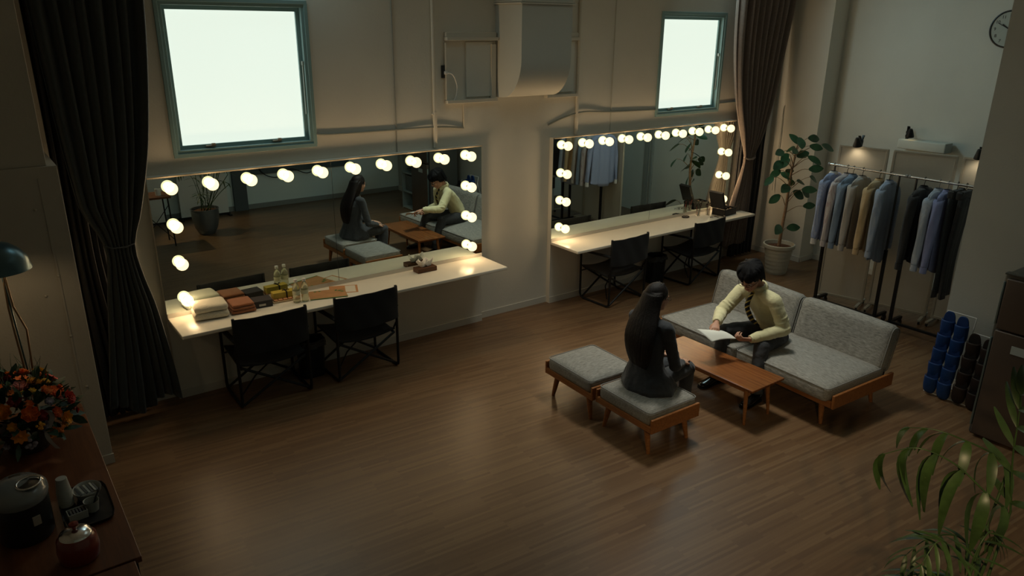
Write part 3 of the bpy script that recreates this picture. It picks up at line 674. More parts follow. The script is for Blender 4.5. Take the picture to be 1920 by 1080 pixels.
# left curtain in the niche
def fxl(z): return (interps([(.05, .52), (1.05, .66), (1.42, .70), (1.75, .58), (3.2, .50), (4.2, .49)], z), interps([(.05, 1.06), (.35, 1.04), (.9, .98), (1.2, .92), (1.42, .90), (1.65, .97), (2.2, 1.09), (3.2, 1.19), (4.2, 1.20)], z))
e = thing('curtain', 'dark floor length curtain tied back in the niche left of the mirrors', 'curtain', (0, 0, 0))
def yo(z): return 0
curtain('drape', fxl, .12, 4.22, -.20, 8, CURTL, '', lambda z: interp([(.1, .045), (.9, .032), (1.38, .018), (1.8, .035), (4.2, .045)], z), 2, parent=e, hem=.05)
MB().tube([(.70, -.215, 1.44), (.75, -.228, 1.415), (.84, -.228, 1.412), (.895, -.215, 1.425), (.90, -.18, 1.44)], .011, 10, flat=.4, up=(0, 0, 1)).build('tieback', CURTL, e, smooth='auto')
e = thing('curtain', 'almost black inner curtain hanging behind the left tied curtain', 'curtain', (0, 0, 0))
curtain('drape', lambda z: (.475, interp([(0, .84), (1.4, .72), (4, .95)], z)), .03, 4.22, -.05, 6, CURTD, '', lambda z: .03, 5, parent=e)
# right curtain
def fxr(z): return (interps([(.25, 7.80), (.8, 7.90), (1.2, 8.03), (1.40, 8.07), (1.6, 8.00), (2.1, 7.82), (2.7, 7.70), (3.3, 7.66), (4.2, 7.66)], z), interps([(.25, 8.24), (.8, 8.24), (1.2, 8.24), (1.40, 8.25), (1.6, 8.34), (2.1, 8.50), (2.7, 8.62), (3.3, 8.72), (4.2, 8.74)], z))
e = thing('curtain', 'brown grey curtain tied back at the waist beside the right window', 'curtain', (0, 0, 0))
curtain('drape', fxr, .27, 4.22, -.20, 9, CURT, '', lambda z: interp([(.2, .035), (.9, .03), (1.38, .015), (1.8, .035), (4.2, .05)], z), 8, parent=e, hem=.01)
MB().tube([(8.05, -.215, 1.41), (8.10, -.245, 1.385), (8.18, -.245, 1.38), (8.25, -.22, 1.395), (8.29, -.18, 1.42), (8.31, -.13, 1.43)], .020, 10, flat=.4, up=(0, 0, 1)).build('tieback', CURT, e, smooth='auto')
e = thing('curtain', 'dark inner curtain hanging to the floor behind the rubber plant', 'curtain', (0, 0, 0))
curtain('drape', lambda z: (8.12, interp([(0, 8.62), (1.4, 8.66), (3, 8.78), (4.2, 8.78)], z)), .03, 4.22, -.06, 7, CURTD, '', lambda z: .028, 11, parent=e)
tag(MB().tube(spline([(8.806, -.20, 2.02), (8.80, -.19, 1.95), (8.79, -.20, 1.6), (8.78, -.19, 1.2), (8.76, -.2, .9)], 5), .006, 6).build('pull_cord', mat('cord_pale', (.5, .49, .43), .6), smooth='auto'), 'thin pale pull cord hanging beside the dark inner curtain', 'cord')
# ------------------------------------------------------------------ people
def basis(origin, fwd, upv):
    f = V(fwd).normalized(); u = V(upv); u = (u-f*u.dot(f)).normalized(); l = u.cross(f)
    M = Matrix((f, l, u)).transposed().to_4x4(); M.translation = V(origin); return M     # local x front, y left, z up
def head(mb, M, s=1.0):
    S_ = M @ Matrix.Scale(s, 4)
    mb.ball((-.012, 0, .030), (.090, .070, .083), 22, 14, M=S_)
    mb.ball((.018, 0, -.020), (.062, .057, .070), 20, 12, M=S_)
    mb.ball((.020, 0, -.062), (.050, .046, .040), 16, 10, M=S_)           # jaw
    mb.ball((.052, 0, -.084), (.020, .022, .016), 12, 8, M=S_)            # chin
    for y in (-1, 1):
        mb.ball((.052, y*.030, -.022), (.022, .022, .022), 12, 8, M=S_)   # cheek
        mb.ball((.060, y*.026, .016), (.018, .020, .009), 12, 8, M=S_)    # brow ridge
        mb.ball((-.006, y*.070, -.006), (.016, .007, .026), 12, 8, M=S_)  # ear
        mb.ball((-.002, y*.066, -.024), (.009, .006, .010), 10, 6, M=S_)
        mb.ball((.081, y*.009, -.030), (.008, .007, .006), 8, 6, M=S_)
    mb.tube([(.070, 0, .012), (.080, 0, -.008), (.090, 0, -.024), (.084, 0, -.033)], [.007, .0085, .010, .008], 10, M=S_)
    mb.ball((.074, 0, -.052), (.010, .020, .006), 10, 6, M=S_); mb.ball((.072, 0, -.062), (.010, .017, .007), 10, 6, M=S_)
def face_parts(body, M, s, hairm, lipcol=(.38, .13, .11)):
    S_ = M @ Matrix.Scale(s, 4)
    e = MB()
    for y in (-1, 1):
        MB().ball((.0665, y*.027, -.001), (.0095, .0135, .0068), 12, 8, M=S_).build('eye', mat('eye_white', (.55, .53, .5), .3), body, smooth=True)
        MB().ball((.0745, y*.027, -.0015), (.0035, .0055, .0055), 10, 6, M=S_).build('iris', mat('iris_dark', (.01, .006, .004), .15), body, smooth=True)
        MB().tube([(.073, y*.012, .016), (.075, y*.026, .021), (.066, y*.043, .016)], [.0022, .003, .0018], 6, M=S_).build('eyebrow', hairm, body, smooth=True)
    MB().ball((.0785, 0, -.0525), (.0065, .018, .0040), 12, 6, M=S_).ball((.0765, 0, -.0605), (.0065, .015, .0045), 12, 6, M=S_).build('lips', mat('lips', lipcol, .4), body, smooth=True)
def glasses(body, M, s, col=(.05, .02, .015)):
    S_ = M @ Matrix.Scale(s, 4); mb = MB()
    for y in (-1, 1):
        mb.tube([(.087-.004*abs(math.sin(a)), y*.029+.021*math.cos(a), -.002+.016*math.sin(a)) for a in [2*PI*k/18 for k in range(19)]], .0016, 6, caps=False, M=S_)
        mb.tube([(.085, y*.050, .004), (.05, y*.068, .004), (-.005, y*.076, .003), (-.018, y*.074, -.008)], .0016, 6, M=S_)
    mb.tube([(.086, -.009, .003), (.092, 0, .006), (.086, .009, .003)], .0016, 6, M=S_)
    mb.build('glasses', mat('glasses_frame', col, .3), body, smooth=True)
def hand(mb, wrist, fwd, palm, side, curl, s=1.0, thumb=.5, spread=.16):
    """fwd: finger direction, palm: direction the palm faces, side: +1 thumb lies towards fwd x palm"""
    f = V(fwd).normalized(); p = V(palm); p = (p-f*p.dot(f)).normalized(); t = f.cross(p)*side
    w = V(wrist)
    def P(a, b, c): return w+(f*a+t*b+p*c)*s
    # palm
    rings = []
    for a, wd, th in ((-.015, .021, .017), (.008, .025, .016), (.03, .033, .015), (.055, .037, .0135), (.075, .036, .012), (.083, .030, .009)):
        rings.append((P(a, .002, 0), t*wd*s, p*th*s))
    mb.loft(rings, 16)
    mb.ball(tuple(P(.03, .022, .008)), .014*s, 10, 8)
    L = [(.026, .036, .022, .019), (.009, .040, .026, .020), (-.009, .037, .024, .019), (-.026, .029, .018, .016)]
    for k, (b, l1, l2, l3) in enumerate(L):
        base = P(.066 if k < 3 else .060, b, 0); ang = curl[k]
        d0 = (f+t*spread*(1.2-k)*.8).normalized(); q = d0*math.cos(ang[0])+p*math.sin(ang[0]); x = base+d0*.012*s
        pts = [base, x]; a_ = ang[0]
        for l, da in ((l1, 0), (l2, ang[1]), (l3, ang[2])):
            a_ += da; q = d0*math.cos(a_)+p*math.sin(a_); x = x+q*l*s; pts.append(x)
        mb.tube(pts, [.0088*s, .0088*s, .0082*s, .0075*s, .0058*s], 10); mb.ball(tuple(pts[-1]), .0060*s, 8, 6)
    th = [P(.012, .020, .004), P(.030, .038, .010+.01*thumb), P(.050, .050-.012*thumb, .014+.022*thumb), P(.070, .052-.03*thumb, .016+.026*thumb)]
    mb.tube(th, [.013*s, .0115*s, .010*s, .0072*s], 10); mb.ball(tuple(th[-1]), .0074*s, 8, 6)
def seg(mb, pts, rs, n=16, flat=1, up=None): mb.tube(pts, rs, n, flat=flat, up=up); mb.ball(tuple(pts[0]), rs[0], n, 8); mb.ball(tuple(pts[-1]), rs[-1], n, 8)
# ---- man: seated on the sofa, facing -x, leaning over a sheet of paper
def man():
    e = thing('person', 'person in pale yellow shirt and striped tie seated on the sofa reading a paper', 'person', (0, 0, 0))
    HM = basis((5.122, -2.552, 1.000), (-.80, -.13, -.58), (-.50, -.05, .86)); HS = 1.15
    nb = V((5.245, -2.565, .885))                          # base of neck
    shR, shL = V((5.215, -2.415, .825)), V((5.235, -2.735, .815))
    elR, elL = V((5.055, -2.345, .635)), V((5.295, -2.825, .575))
    wrR, wrL = V((4.845, -2.470, .628)), V((4.985, -2.715, .525))
    hipR, hipL = V((5.46, -2.50, .43)), V((5.46, -2.68, .43))
    knR, knL = V((5.085, -2.385, .465)), V((5.075, -2.77, .455))
    anR, anL = V((4.985, -2.41, .09)), V((4.985, -2.84, .09))
    # body
    b = MB(); head(b, HM, HS); HM = HM @ Matrix.Scale(HS, 4)
    hc = HM @ V((-.03, 0, -.05)); b.tube([hc, (hc+nb)/2, nb, nb+V((.02, 0, -.06))], [.047, .045, .050, .07], 16)
    tor = [((5.47, -2.59, .43), .12, .09), ((5.44, -2.585, .55), .105, .085), ((5.37, -2.58, .66), .12, .085), ((5.30, -2.575, .76), .135, .085), ((5.245, -2.57, .83), .13, .065), ((5.235, -2.567, .87), .07, .05)]
    def tl(tab, grow, mb, n=24, fold=None):
        rings = []
        for c, wd, th in tab: rings.append((V(c), V((0, wd+grow, 0)), V((.83, 0, .45))*(th+grow)))
        mb.loft(rings, n, fold=fold)
    tl(tor, -.012, b)
    for a, el, wr in ((shR, elR, wrR), (shL, elL, wrL)):
        b.tube([a, (a+el)/2, el], [.046, .040, .033], 14); b.tube([el, lerp(el, wr, .4), wr], [.034, .034, .0235], 14); b.ball(tuple(el), .034); b.ball(tuple(a), .048)
    for h, k, a in ((hipR, knR, anR), (hipL, knL, anL)):
        b.tube([h, (h+k)/2, k], [.075, .065, .05], 14); b.tube([k, lerp(k, a, .35), a], [.05, .05, .035], 14); b.ball(tuple(k), .05)
    hand(b, wrR+V((-.012, -.008, -.002)), (-.80, -.50, -.25), (.0, .1, -1), -1, [(.15, .3, .2), (.55, .7, .5), (.7, .8, .5), (.8, .8, .5)], .98, .6)
    hand(b, wrL+V((-.010, .004, 0)), (-.90, .42, .10), (.10, .60, .70), 1, [(.70, 1.0, .6), (.8, 1.05, .6), (.85, 1.05, .6), (.9, 1.0, .6)], .98, 1.0, spread=.05)
    body = b.build('body', SKIN, e, smooth=True, remesh=.0042, smoothit=3)
    face_parts(body, HM, 1.0, HAIRM); glasses(body, HM, 1.0)
    # hair: cap and many locks
    h = MB(); h.ball((-.022, 0, .040), (.094, .078, .082), 24, 16, M=HM); h.ball((-.05, 0, .0), (.062, .068, .068), 20, 12, M=HM)
    rnd = random.Random(7)
    for k in range(84):
        a = rnd.uniform(-PI, PI); crown = V((-.035, .0, .118)); fr = math.cos(a); sd = math.sin(a)
        ln = .022 if fr > .25 else (-.02 if fr > -.3 else -.055)
        R = (.092 if fr > 0 else .10)
        end = V((-.012+R*fr*.92, .083*sd, ln+rnd.uniform(-.014, .010)))
        mid = V((-.018+R*fr*.80, .073*sd, .082+rnd.uniform(-.01, .01))); m2_ = V((-.015+R*fr*.99, .082*sd, .052))
        h.tube([HM @ q for q in spline([crown, mid, m2_, end], 3)], [.013]*7+[.011, .009, .003], 6)
    h.build('hair', HAIRM, body, smooth=True, remesh=.005, smoothit=1)
    # shirt
    s = MB(); rnd = random.Random(2)
    tab = [((5.475, -2.59, .452), .132, .100), ((5.465, -2.59, .50), .140, .108), ((5.435, -2.585, .57), .135, .105), ((5.37, -2.58, .67), .142, .105), ((5.30, -2.575, .76), .155, .098), ((5.25, -2.57, .825), .150, .075), ((5.237, -2.567, .868), .085, .058)]
    tl(tab, 0, s, 40, fold=lambda i, t: 1+.03*math.sin(5*t+i*1.3)+.02*math.sin(11*t+i*2.1))
    s.ball(tuple(shR), .060, 16, 10); s.ball(tuple(shL), .060, 16, 10)
    for q in (shR, shL): s.tube([nb+V((0, 0, -.035)), lerp(nb, q, .5)+V((0, 0, -.018)), q+V((0, 0, .0))], [.052, .060, .062], 18)
    for a, el, wr, pn in ((shR, elR, wrR, 1), (shL, elL, wrL, 2)):
        up_ = [lerp(a, el, t) for t in (0, .2, .4, .6, .8, 1)]
        s.tube(up_, [.060, .060, .060, .057, .058, .054], 18)
        s.ball(tuple(el), .050, 14, 10)
        fo = [lerp(el, wr, t) for t in (0, .15, .3, .45, .6, .75, .88, .96)]
        rr = [.054, .055, .048, .051, .044, .046, .040, .036]
        s.tube(fo, rr, 18)
        for q in range(15):      # folds as rings of cloth
            t = rnd.uniform(.45, 1.0) if q < 7 else rnd.uniform(0, .85); (p0, p1) = (a, el) if q < 7 else (el, wr)
            c = lerp(p0, p1, t); d = (p1-p0).normalized(); x = d.orthogonal().normalized(); y = d.cross(x); R = .058 if q < 7 else lerp(.052, .041, t)
            tilt = rnd.uniform(-.5, .5); a0 = rnd.uniform(0, 6.28); arc = []
            for kk in range(9):
                an = a0+kk/8*2.6; arc.append(c+(x*math.cos(an)+y*math.sin(an))*R*.98+d*(tilt*.05*math.cos(an)+.0))
            s.tube(arc, [.002, .004, .006, .007, .007, .007, .006, .004, .002], 6)
    SH = mat('yellow_shirt', (.66, .62, .38), .85, bump=.3, bscale=40, sheen=.2)
    sh = s.build('shirt', SH, e, smooth=True, remesh=.0050, smoothit=5, disp=(.008, .09))
    for el, wr in ((elR, wrR), (elL, wrL)):
        d = (wr-el).normalized(); MB().tube([wr-d*.050, wr-d*.03, wr-d*.004, wr], [.0345, .035, .0345, .031], 20).build('cuff', SH, sh, smooth='auto')
    # collar wings
    ax = (HM @ V((0, 0, -.05)))-nb
    # stand collar ring and two collar points, placket and breast pocket
    kc = nb+V((-.012, 0, .012)); k2 = V((-.36, 0, .93)).normalized(); kx = V((0, 1, 0)); ky = k2.cross(kx)
    def ring(R, h, n=26, a0=0, a1=2*PI): return [kc+k2*h+(kx*math.cos(a0+(a1-a0)*i/n)*R[1]+ky*math.sin(a0+(a1-a0)*i/n)*R[0]) for i in range(n+1)]
    r0, r1, r2, r3 = ring((.058, .060), .0), ring((.056, .058), .030), ring((.066, .068), .026), ring((.078, .080), -.012)
    n = 27; MB().add(r0+r1+r2+r3, [(k*n+i, k*n+i+1, (k+1)*n+i+1, (k+1)*n+i) for k in range(3) for i in range(n-1)]).build('collar', SH, sh, smooth=True, solid=.003)
    fr = kc+V((-.062, 0, -.004))
    for sg in (-1, 1):
        MB().add([fr+V((.004, sg*.006, .012)), fr+V((.034, sg*.046, .020)), fr+V((.022, sg*.068, -.012)), fr+V((-.020, sg*.050, -.052)), fr+V((-.014, sg*.014, -.020))], [(0, 1, 2, 3, 4)]).build('collar_point', SH, sh, solid=.004)
    # tie
    TIE = stripe_mat('tie_stripes', (.010, .012, .02), (.42, .32, .08), 'Z', 27, .32, rot=(math.radians(38), 0, 0))
    kn = nb+V((-.066, .0, -.024))
    pts = [kn, V((5.135, -2.562, .800)), V((5.120, -2.562, .745)), V((5.145, -2.570, .68)), V((5.19, -2.578, .61)), V((5.25, -2.585, .555))]
    pts = spline(pts, 4); n = len(pts); vs = []
    for i, p in enumerate(pts):
        wd = lerp(.013, .036, min(1, i/(n-1)*1.15)); vs += [p+V((-.010, -wd, 0)), p+V((-.016, 0, 0)), p+V((-.010, wd, 0))]
    fs = [q for i in range(n-1) for q in ((3*i, 3*i+1, 3*i+4, 3*i+3), (3*i+1, 3*i+2, 3*i+5, 3*i+4))]
    tie = MB().add(vs, fs).build('necktie', TIE, e, solid=.006, smooth=True)
    MB().ball(tuple(kn+V((-.006, 0, .002))), (.015, .019, .018), 12, 8).build('tie_knot', mat('tie_yellow', (.42, .32, .08), .7), tie, smooth=True)
    # trousers
    t_ = MB(); TR = mat('charcoal_trousers', (.035, .037, .042), .85, bump=.25, bscale=60)
    t_.loft([(V((5.485, -2.59, .365)), V((0, .13, 0)), V((.10, 0, 0))), (V((5.485, -2.59, .41)), V((0, .150, 0)), V((.115, 0, 0))), (V((5.475, -2.59, .46)), V((0, .142, 0)), V((.108, 0, .01))), (V((5.465, -2.59, .488)), V((0, .136, 0)), V((.102, 0, .02)))], 26)
    for h_, k, a in ((hipR, knR, anR), (hipL, knL, anL)):
        t_.tube([h_, lerp(h_, k, .3), lerp(h_, k, .6), lerp(h_, k, .85), k], [.085, .082, .074, .068, .062], 20); t_.ball(tuple(k), .063, 18, 12)
        t_.tube([k, lerp(k, a, .2), lerp(k, a, .45), lerp(k, a, .7), lerp(k, a, .9), lerp(k, a, 1.04)], [.062, .064, .060, .057, .056, .058], 20)
        for q in range(7):
            c = lerp(h_, k, rnd.uniform(.1, 1)); d = (k-h_).normalized(); x = V((0, 1, 0)); y = d.cross(x); a0 = rnd.uniform(-1, 2)
            t_.tube([c+(x*math.cos(a0+kk*.35)+y*math.sin(a0+kk*.35))*.066+d*.012*kk*rnd.choice((-1, 1))*.4 for kk in range(7)], [.003, .006, .008, .009, .008, .006, .003], 6)
    tr = t_.build('trousers', TR, e, smooth=True, remesh=.006, smoothit=3, disp=(.012, .07))
    MB().tube([V((5.467, -2.59, .487))+V((.108*math.cos(a), .143*math.sin(a), .021*math.cos(a))) for a in [2*PI*k/28 for k in range(29)]], .014, 8, caps=False, flat=.35, up=(0, 0, 1)).build('belt', mat('belt_leather', (.015, .012, .012), .4), tr, smooth='auto')
    for a in (anR, anL):
        shoe(e, a, (-1, .03 if a is anR else -.05), mat('black_leather', (.008, .008, .009), .18, coat=.5), .255)
    return e
def shoe(parent, ankle, dr, mt, L):
    d = V((dr[0], dr[1], 0)).normalized(); s_ = V((-d.y, d.x, 0)); c = V((ankle[0], ankle[1], 0))
    mb = MB(); rings = []
    for t, w_, h in ((-.24, .022, .030), (-.20, .033, .052), (-.05, .036, .068), (.15, .038, .062), (.35, .043, .046), (.55, .046, .036), (.70, .038, .028), (.76, .020, .018)):
        rings.append((c+d*t*L+V((0, 0, h*.5+.012)), s_*w_, V((0, 0, h*.52))))
    mb.loft(rings, 18); o = mb.build('shoe', mt, parent, smooth=True, sub=1)
    so = MB(); n = 18; pr = []
    for t, w_ in ((-.25, .0), (-.235, .026), (-.15, .036), (.1, .038), (.35, .045), (.55, .048), (.70, .040), (.775, .020), (.785, 0)): pr.append((t, w_))
    top = [c+d*t*L+s_*w_+V((0, 0, .014)) for t, w_ in pr]+[c+d*t*L-s_*w_+V((0, 0, .014)) for t, w_ in pr[::-1]]
    bot = [p-V((0, 0, .0135)) for p in top]; k = len(top)
    so.add(top+bot, [tuple(range(k)), tuple(range(2*k-1, k-1, -1))]+[(i, (i+1) % k, k+(i+1) % k, k+i) for i in range(k)]); so.build('sole', mat('sole_black', (.006, .006, .006), .6), o)
man()
# the sheet in his hands
pa, pb_, pc, pd = V((4.600, -2.47, .625)), V((4.640, -2.60, .575)), V((4.880, -2.655, .535)), V((4.845, -2.53, .575))
def sheet(u, v):
    p = lerp(lerp(pa, pd, u), lerp(pb_, pc, u), v); p = p+V((0, 0, .018*math.sin(u*2.6)*math.sin(v*PI)-.03*(1-u)**3*v)); return tuple(p)
sh_ = MB().grid(sheet, 14, 14).build('paper_sheet', mat('sheet_white', (.70, .70, .64), .8), None, smooth=True, solid=.0012)
tag(sh_, 'white sheet of paper held in both hands of the person on the sofa', 'paper')
# ---- woman: seated on the right stool, facing +x
def woman():
    e = thing('person', 'person in dark suit with very long black hair seated on the stool, back to camera', 'person', (0, 0, 0))
    HM = basis((3.985, -2.565, 1.060), (.96, -.20, -.12), (.08, 0, 1))
    nb = V((3.935, -2.570, .915))
    shL, shR = V((3.93, -2.400, .875)), V((3.91, -2.745, .885))
    elL, elR = V((3.99, -2.365, .585)), V((3.985, -2.785, .580))
    wrL, wrR = V((4.165, -2.470, .520)), V((4.175, -2.690, .520))
    hipL, hipR = V((3.90, -2.51, .43)), V((3.90, -2.68, .43))
    knL, knR = V((4.285, -2.52, .440)), V((4.285, -2.665, .440))
    anL, anR = V((4.245, -2.50, .09)), V((4.255, -2.665, .09))
    b = MB(); head(b, HM, 1.0)
    hc = HM @ V((-.025, 0, -.05)); b.tube([hc, (hc+nb)/2, nb, nb+V((0, 0, -.06))], [.040, .037, .042, .06], 16)
    rings = [(V((3.87, -2.59, .43)), .10, .12), (V((3.87, -2.59, .56)), .075, .10), (V((3.885, -2.58, .70)), .08, .115), (V((3.91, -2.57, .80)), .082, .125), (V((3.925, -2.57, .87)), .06, .12), (V((3.93, -2.57, .91)), .04, .06)]
    b.loft([(c, V((a*.85, 0, 0)), V((0, w_*.9, 0))) for c, a, w_ in rings], 22)
    for a, el, wr in ((shL, elL, wrL), (shR, elR, wrR)):
        b.tube([a, (a+el)/2, el], [.036, .032, .027], 12); b.tube([el, lerp(el, wr, .4), wr], [.028, .028, .019], 12); b.ball(tuple(el), .028); b.ball(tuple(a), .037)
    for h, k, a in ((hipL, knL, anL), (hipR, knR, anR)):
        b.tube([h, (h+k)/2, k], [.065, .056, .042], 12); b.tube([k, lerp(k, a, .35), a], [.042, .042, .028], 12); b.ball(tuple(k), .042)
    hand(b, wrL+V((.008, 0, 0)), (.72, -.45, -.18), (0, -.1, -1), 1, [(.15, .25, .2)]*4, .88, .15)
    hand(b, wrR+V((.008, 0, .004)), (.75, .40, -.12), (0, .1, -1), -1, [(.15, .25, .2)]*4, .88, .15)
    body = b.build('body', SKINW, e, smooth=True, remesh=.0042, smoothit=3)
    face_parts(body, HM, 1.0, HAIRW, (.45, .12, .12)); glasses(body, HM, 1.0)
    # hair: long straight curtain down the back
    h = MB(); h.ball((-.020, 0, .036), (.092, .078, .083), 24, 16, M=HM)
    h.ball((-.050, 0, -.01), (.062, .074, .075), 20, 14, M=HM)
    CX = [(.54, 3.792), (.66, 3.788), (.78, 3.797), (.88, 3.832), (.96, 3.875), (1.04, 3.915), (1.12, 3.945)]
    CY = [(.54, -2.603), (.72, -2.588), (.9, -2.572), (1.0, -2.565), (1.12, -2.562)]
    AA = [(.54, .010), (.60, .026), (.7, .034), (.85, .040), (.95, .050), (1.04, .062), (1.12, .062)]
    WW = [(.54, .060), (.60, .098), (.68, .126), (.78, .140), (.88, .132), (.96, .112), (1.02, .094), (1.12, .078)]
    zs = [1.12-.58*i/40 for i in range(41)]
    h.loft([(V((interps(CX, z), interps(CY, z), z)), V((interps(AA, z), 0, 0)), V((0, interps(WW, z), 0))) for z in zs], 60, fold=lambda i, t: 1+min(1, i/10)*(.020*math.sin(14*t+i*.05)+.018*math.sin(29*t+i*.03)))
    rnd = random.Random(5)
    for k in range(96):
        th = PI/2+PI*(k+.5)/96+rnd.uniform(-.03, .03); pts = []; z1 = rnd.uniform(.50, .60)
        pts += [HM @ V((-.015, -math.sin(th-PI/2+PI/2)*.0+math.sin(th)*.02, .118))]
        for i in range(15):
            z = lerp(1.10, z1, i/14); pts.append(V((interps(CX, z)+math.cos(th)*(interps(AA, z)+.002), interps(CY, z)+math.sin(th)*interps(WW, z)*1.0+.003*math.sin(z*9+k*2.4), z)))
        h.tube(pts, [.004]+[.0062]*11+[.005, .004, .003, .0015], 6)
    for sg in (-1, 1):       # locks tucked behind the ears
        for k in range(2, 7): h.tube(spline([HM @ V((.01, sg*.02, .115)), HM @ V((.036-.010*k, sg*.066, .055)), HM @ V((.0-.012*k, sg*.080, -.0)), HM @ V((-.02-.012*k, sg*.078, -.10)), V((3.89-.012*k, -2.57+sg*.10, .86))], 3), [.010]*9+[.008, .006, .005, .003], 6)
    h.build('hair', HAIRW, body, smooth=True, remesh=.0045, smoothit=1)
    # jacket
    JK = mat('dark_suit', (.040, .044, .052), .85, bump=.2, bscale=90, sheen=.15)
    j = MB()
    rings = [((3.905, -2.61, .368), .185, .225), ((3.905, -2.61, .40), .188, .225), ((3.897, -2.605, .46), .163, .200), ((3.882, -2.595, .54), .122, .152), ((3.880, -2.59, .60), .108, .138), ((3.885, -2.583, .70), .108, .146), ((3.897, -2.573, .80), .103, .158), ((3.915, -2.57, .865), .078, .152), ((3.925, -2.57, .90), .058, .090), ((3.93, -2.57, .925), .05, .055)]
    j.loft([(V(c), V((a, 0, 0)), V((0, w_, 0))) for c, a, w_ in rings], 44, fold=lambda i, t: 1+(.012+.010*max(0, 3-i))*math.sin(7*t+i*.5)+.008*math.sin(15*t+i))
    for a, el, wr in ((shL, elL, wrL), (shR, elR, wrR)):
        j.ball(tuple(a), .050, 14, 10); j.tube([nb+V((-.01, 0, -.045)), lerp(nb, a, .5)+V((-.01, 0, -.02)), a], [.05, .052, .052], 16)
        seg(j, [a, lerp(a, el, .3), lerp(a, el, .6), el], [.050, .048, .045, .043]); seg(j, [el, lerp(el, wr, .3), lerp(el, wr, .6), lerp(el, wr, .93)], [.043, .041, .036, .033])
        for q in range(8):
            p0, p1 = (a, el) if q < 4 else (el, wr); t = rnd.uniform(.4, 1) if q < 4 else rnd.uniform(0, .7); c = lerp(p0, p1, t); d = (p1-p0).normalized(); x = d.orthogonal().normalized(); y = d.cross(x); a0 = rnd.uniform(0, 6.28)
            j.tube([c+(x*math.cos(a0+kk*.33)+y*math.sin(a0+kk*.33))*.042+d*.006*kk for kk in range(7)], [.002, .004, .006, .006, .006, .004, .002], 6)
    jk = j.build('suit_jacket', JK, e, smooth=True, remesh=.0055, smoothit=8, disp=(.011, .06))
    for sg in (-1, 1):     # lapels and white collar
        MB().add([nb+V((.02, sg*.045, .012)), nb+V((.052, sg*.03, -.03)), nb+V((.078, sg*.012, -.12)), nb+V((.070, sg*.06, -.09)), nb+V((.035, sg*.065, -.02))], [(0, 1, 2, 3, 4)]).build('lapel', JK, jk, solid=.005)
        MB().add([nb+V((-.01, sg*.046, .028)), nb+V((.045, sg*.022, .006)), nb+V((.060, sg*.024, -.035)), nb+V((.028, sg*.052, -.002))], [(0, 1, 2, 3)]).build('blouse_collar', mat('white_blouse', (.7, .7, .68), .8), jk, solid=.003)
    t_ = MB()
    t_.loft([(V((3.88, -2.595, .375)), V((.12, 0, 0)), V((0, .15, 0))), (V((3.88, -2.595, .44)), V((.12, 0, 0)), V((0, .15, 0))), (V((3.88, -2.595, .50)), V((.09, 0, 0)), V((0, .12, 0)))], 22)
    for h_, k, a in ((hipL, knL, anL), (hipR, knR, anR)):
        t_.tube([h_, lerp(h_, k, .35), lerp(h_, k, .7), k], [.078, .072, .063, .054], 18); t_.ball(tuple(k), .055, 16, 10)
        t_.tube([k, lerp(k, a, .3), lerp(k, a, .6), lerp(k, a, .85), lerp(k, a, 1.02)], [.054, .055, .052, .052, .053], 18)
        for q in range(5):
            c = lerp(h_, k, rnd.uniform(.3, 1)); d = (k-h_).normalized(); x = V((0, 1, 0)); y = d.cross(x); a0 = rnd.uniform(-1, 2)
            t_.tube([c+(x*math.cos(a0+kk*.35)+y*math.sin(a0+kk*.35))*.058+d*.005*kk for kk in range(7)], [.002, .005, .007, .007, .007, .005, .002], 6)
    t_.build('suit_trousers', JK, e, smooth=True, remesh=.006, smoothit=3, disp=(.009, .07))
    for a in (anL, anR): shoe(e, a, (1, .03), mat('black_leather', (.008, .008, .009), .18, coat=.5), .225)
woman()
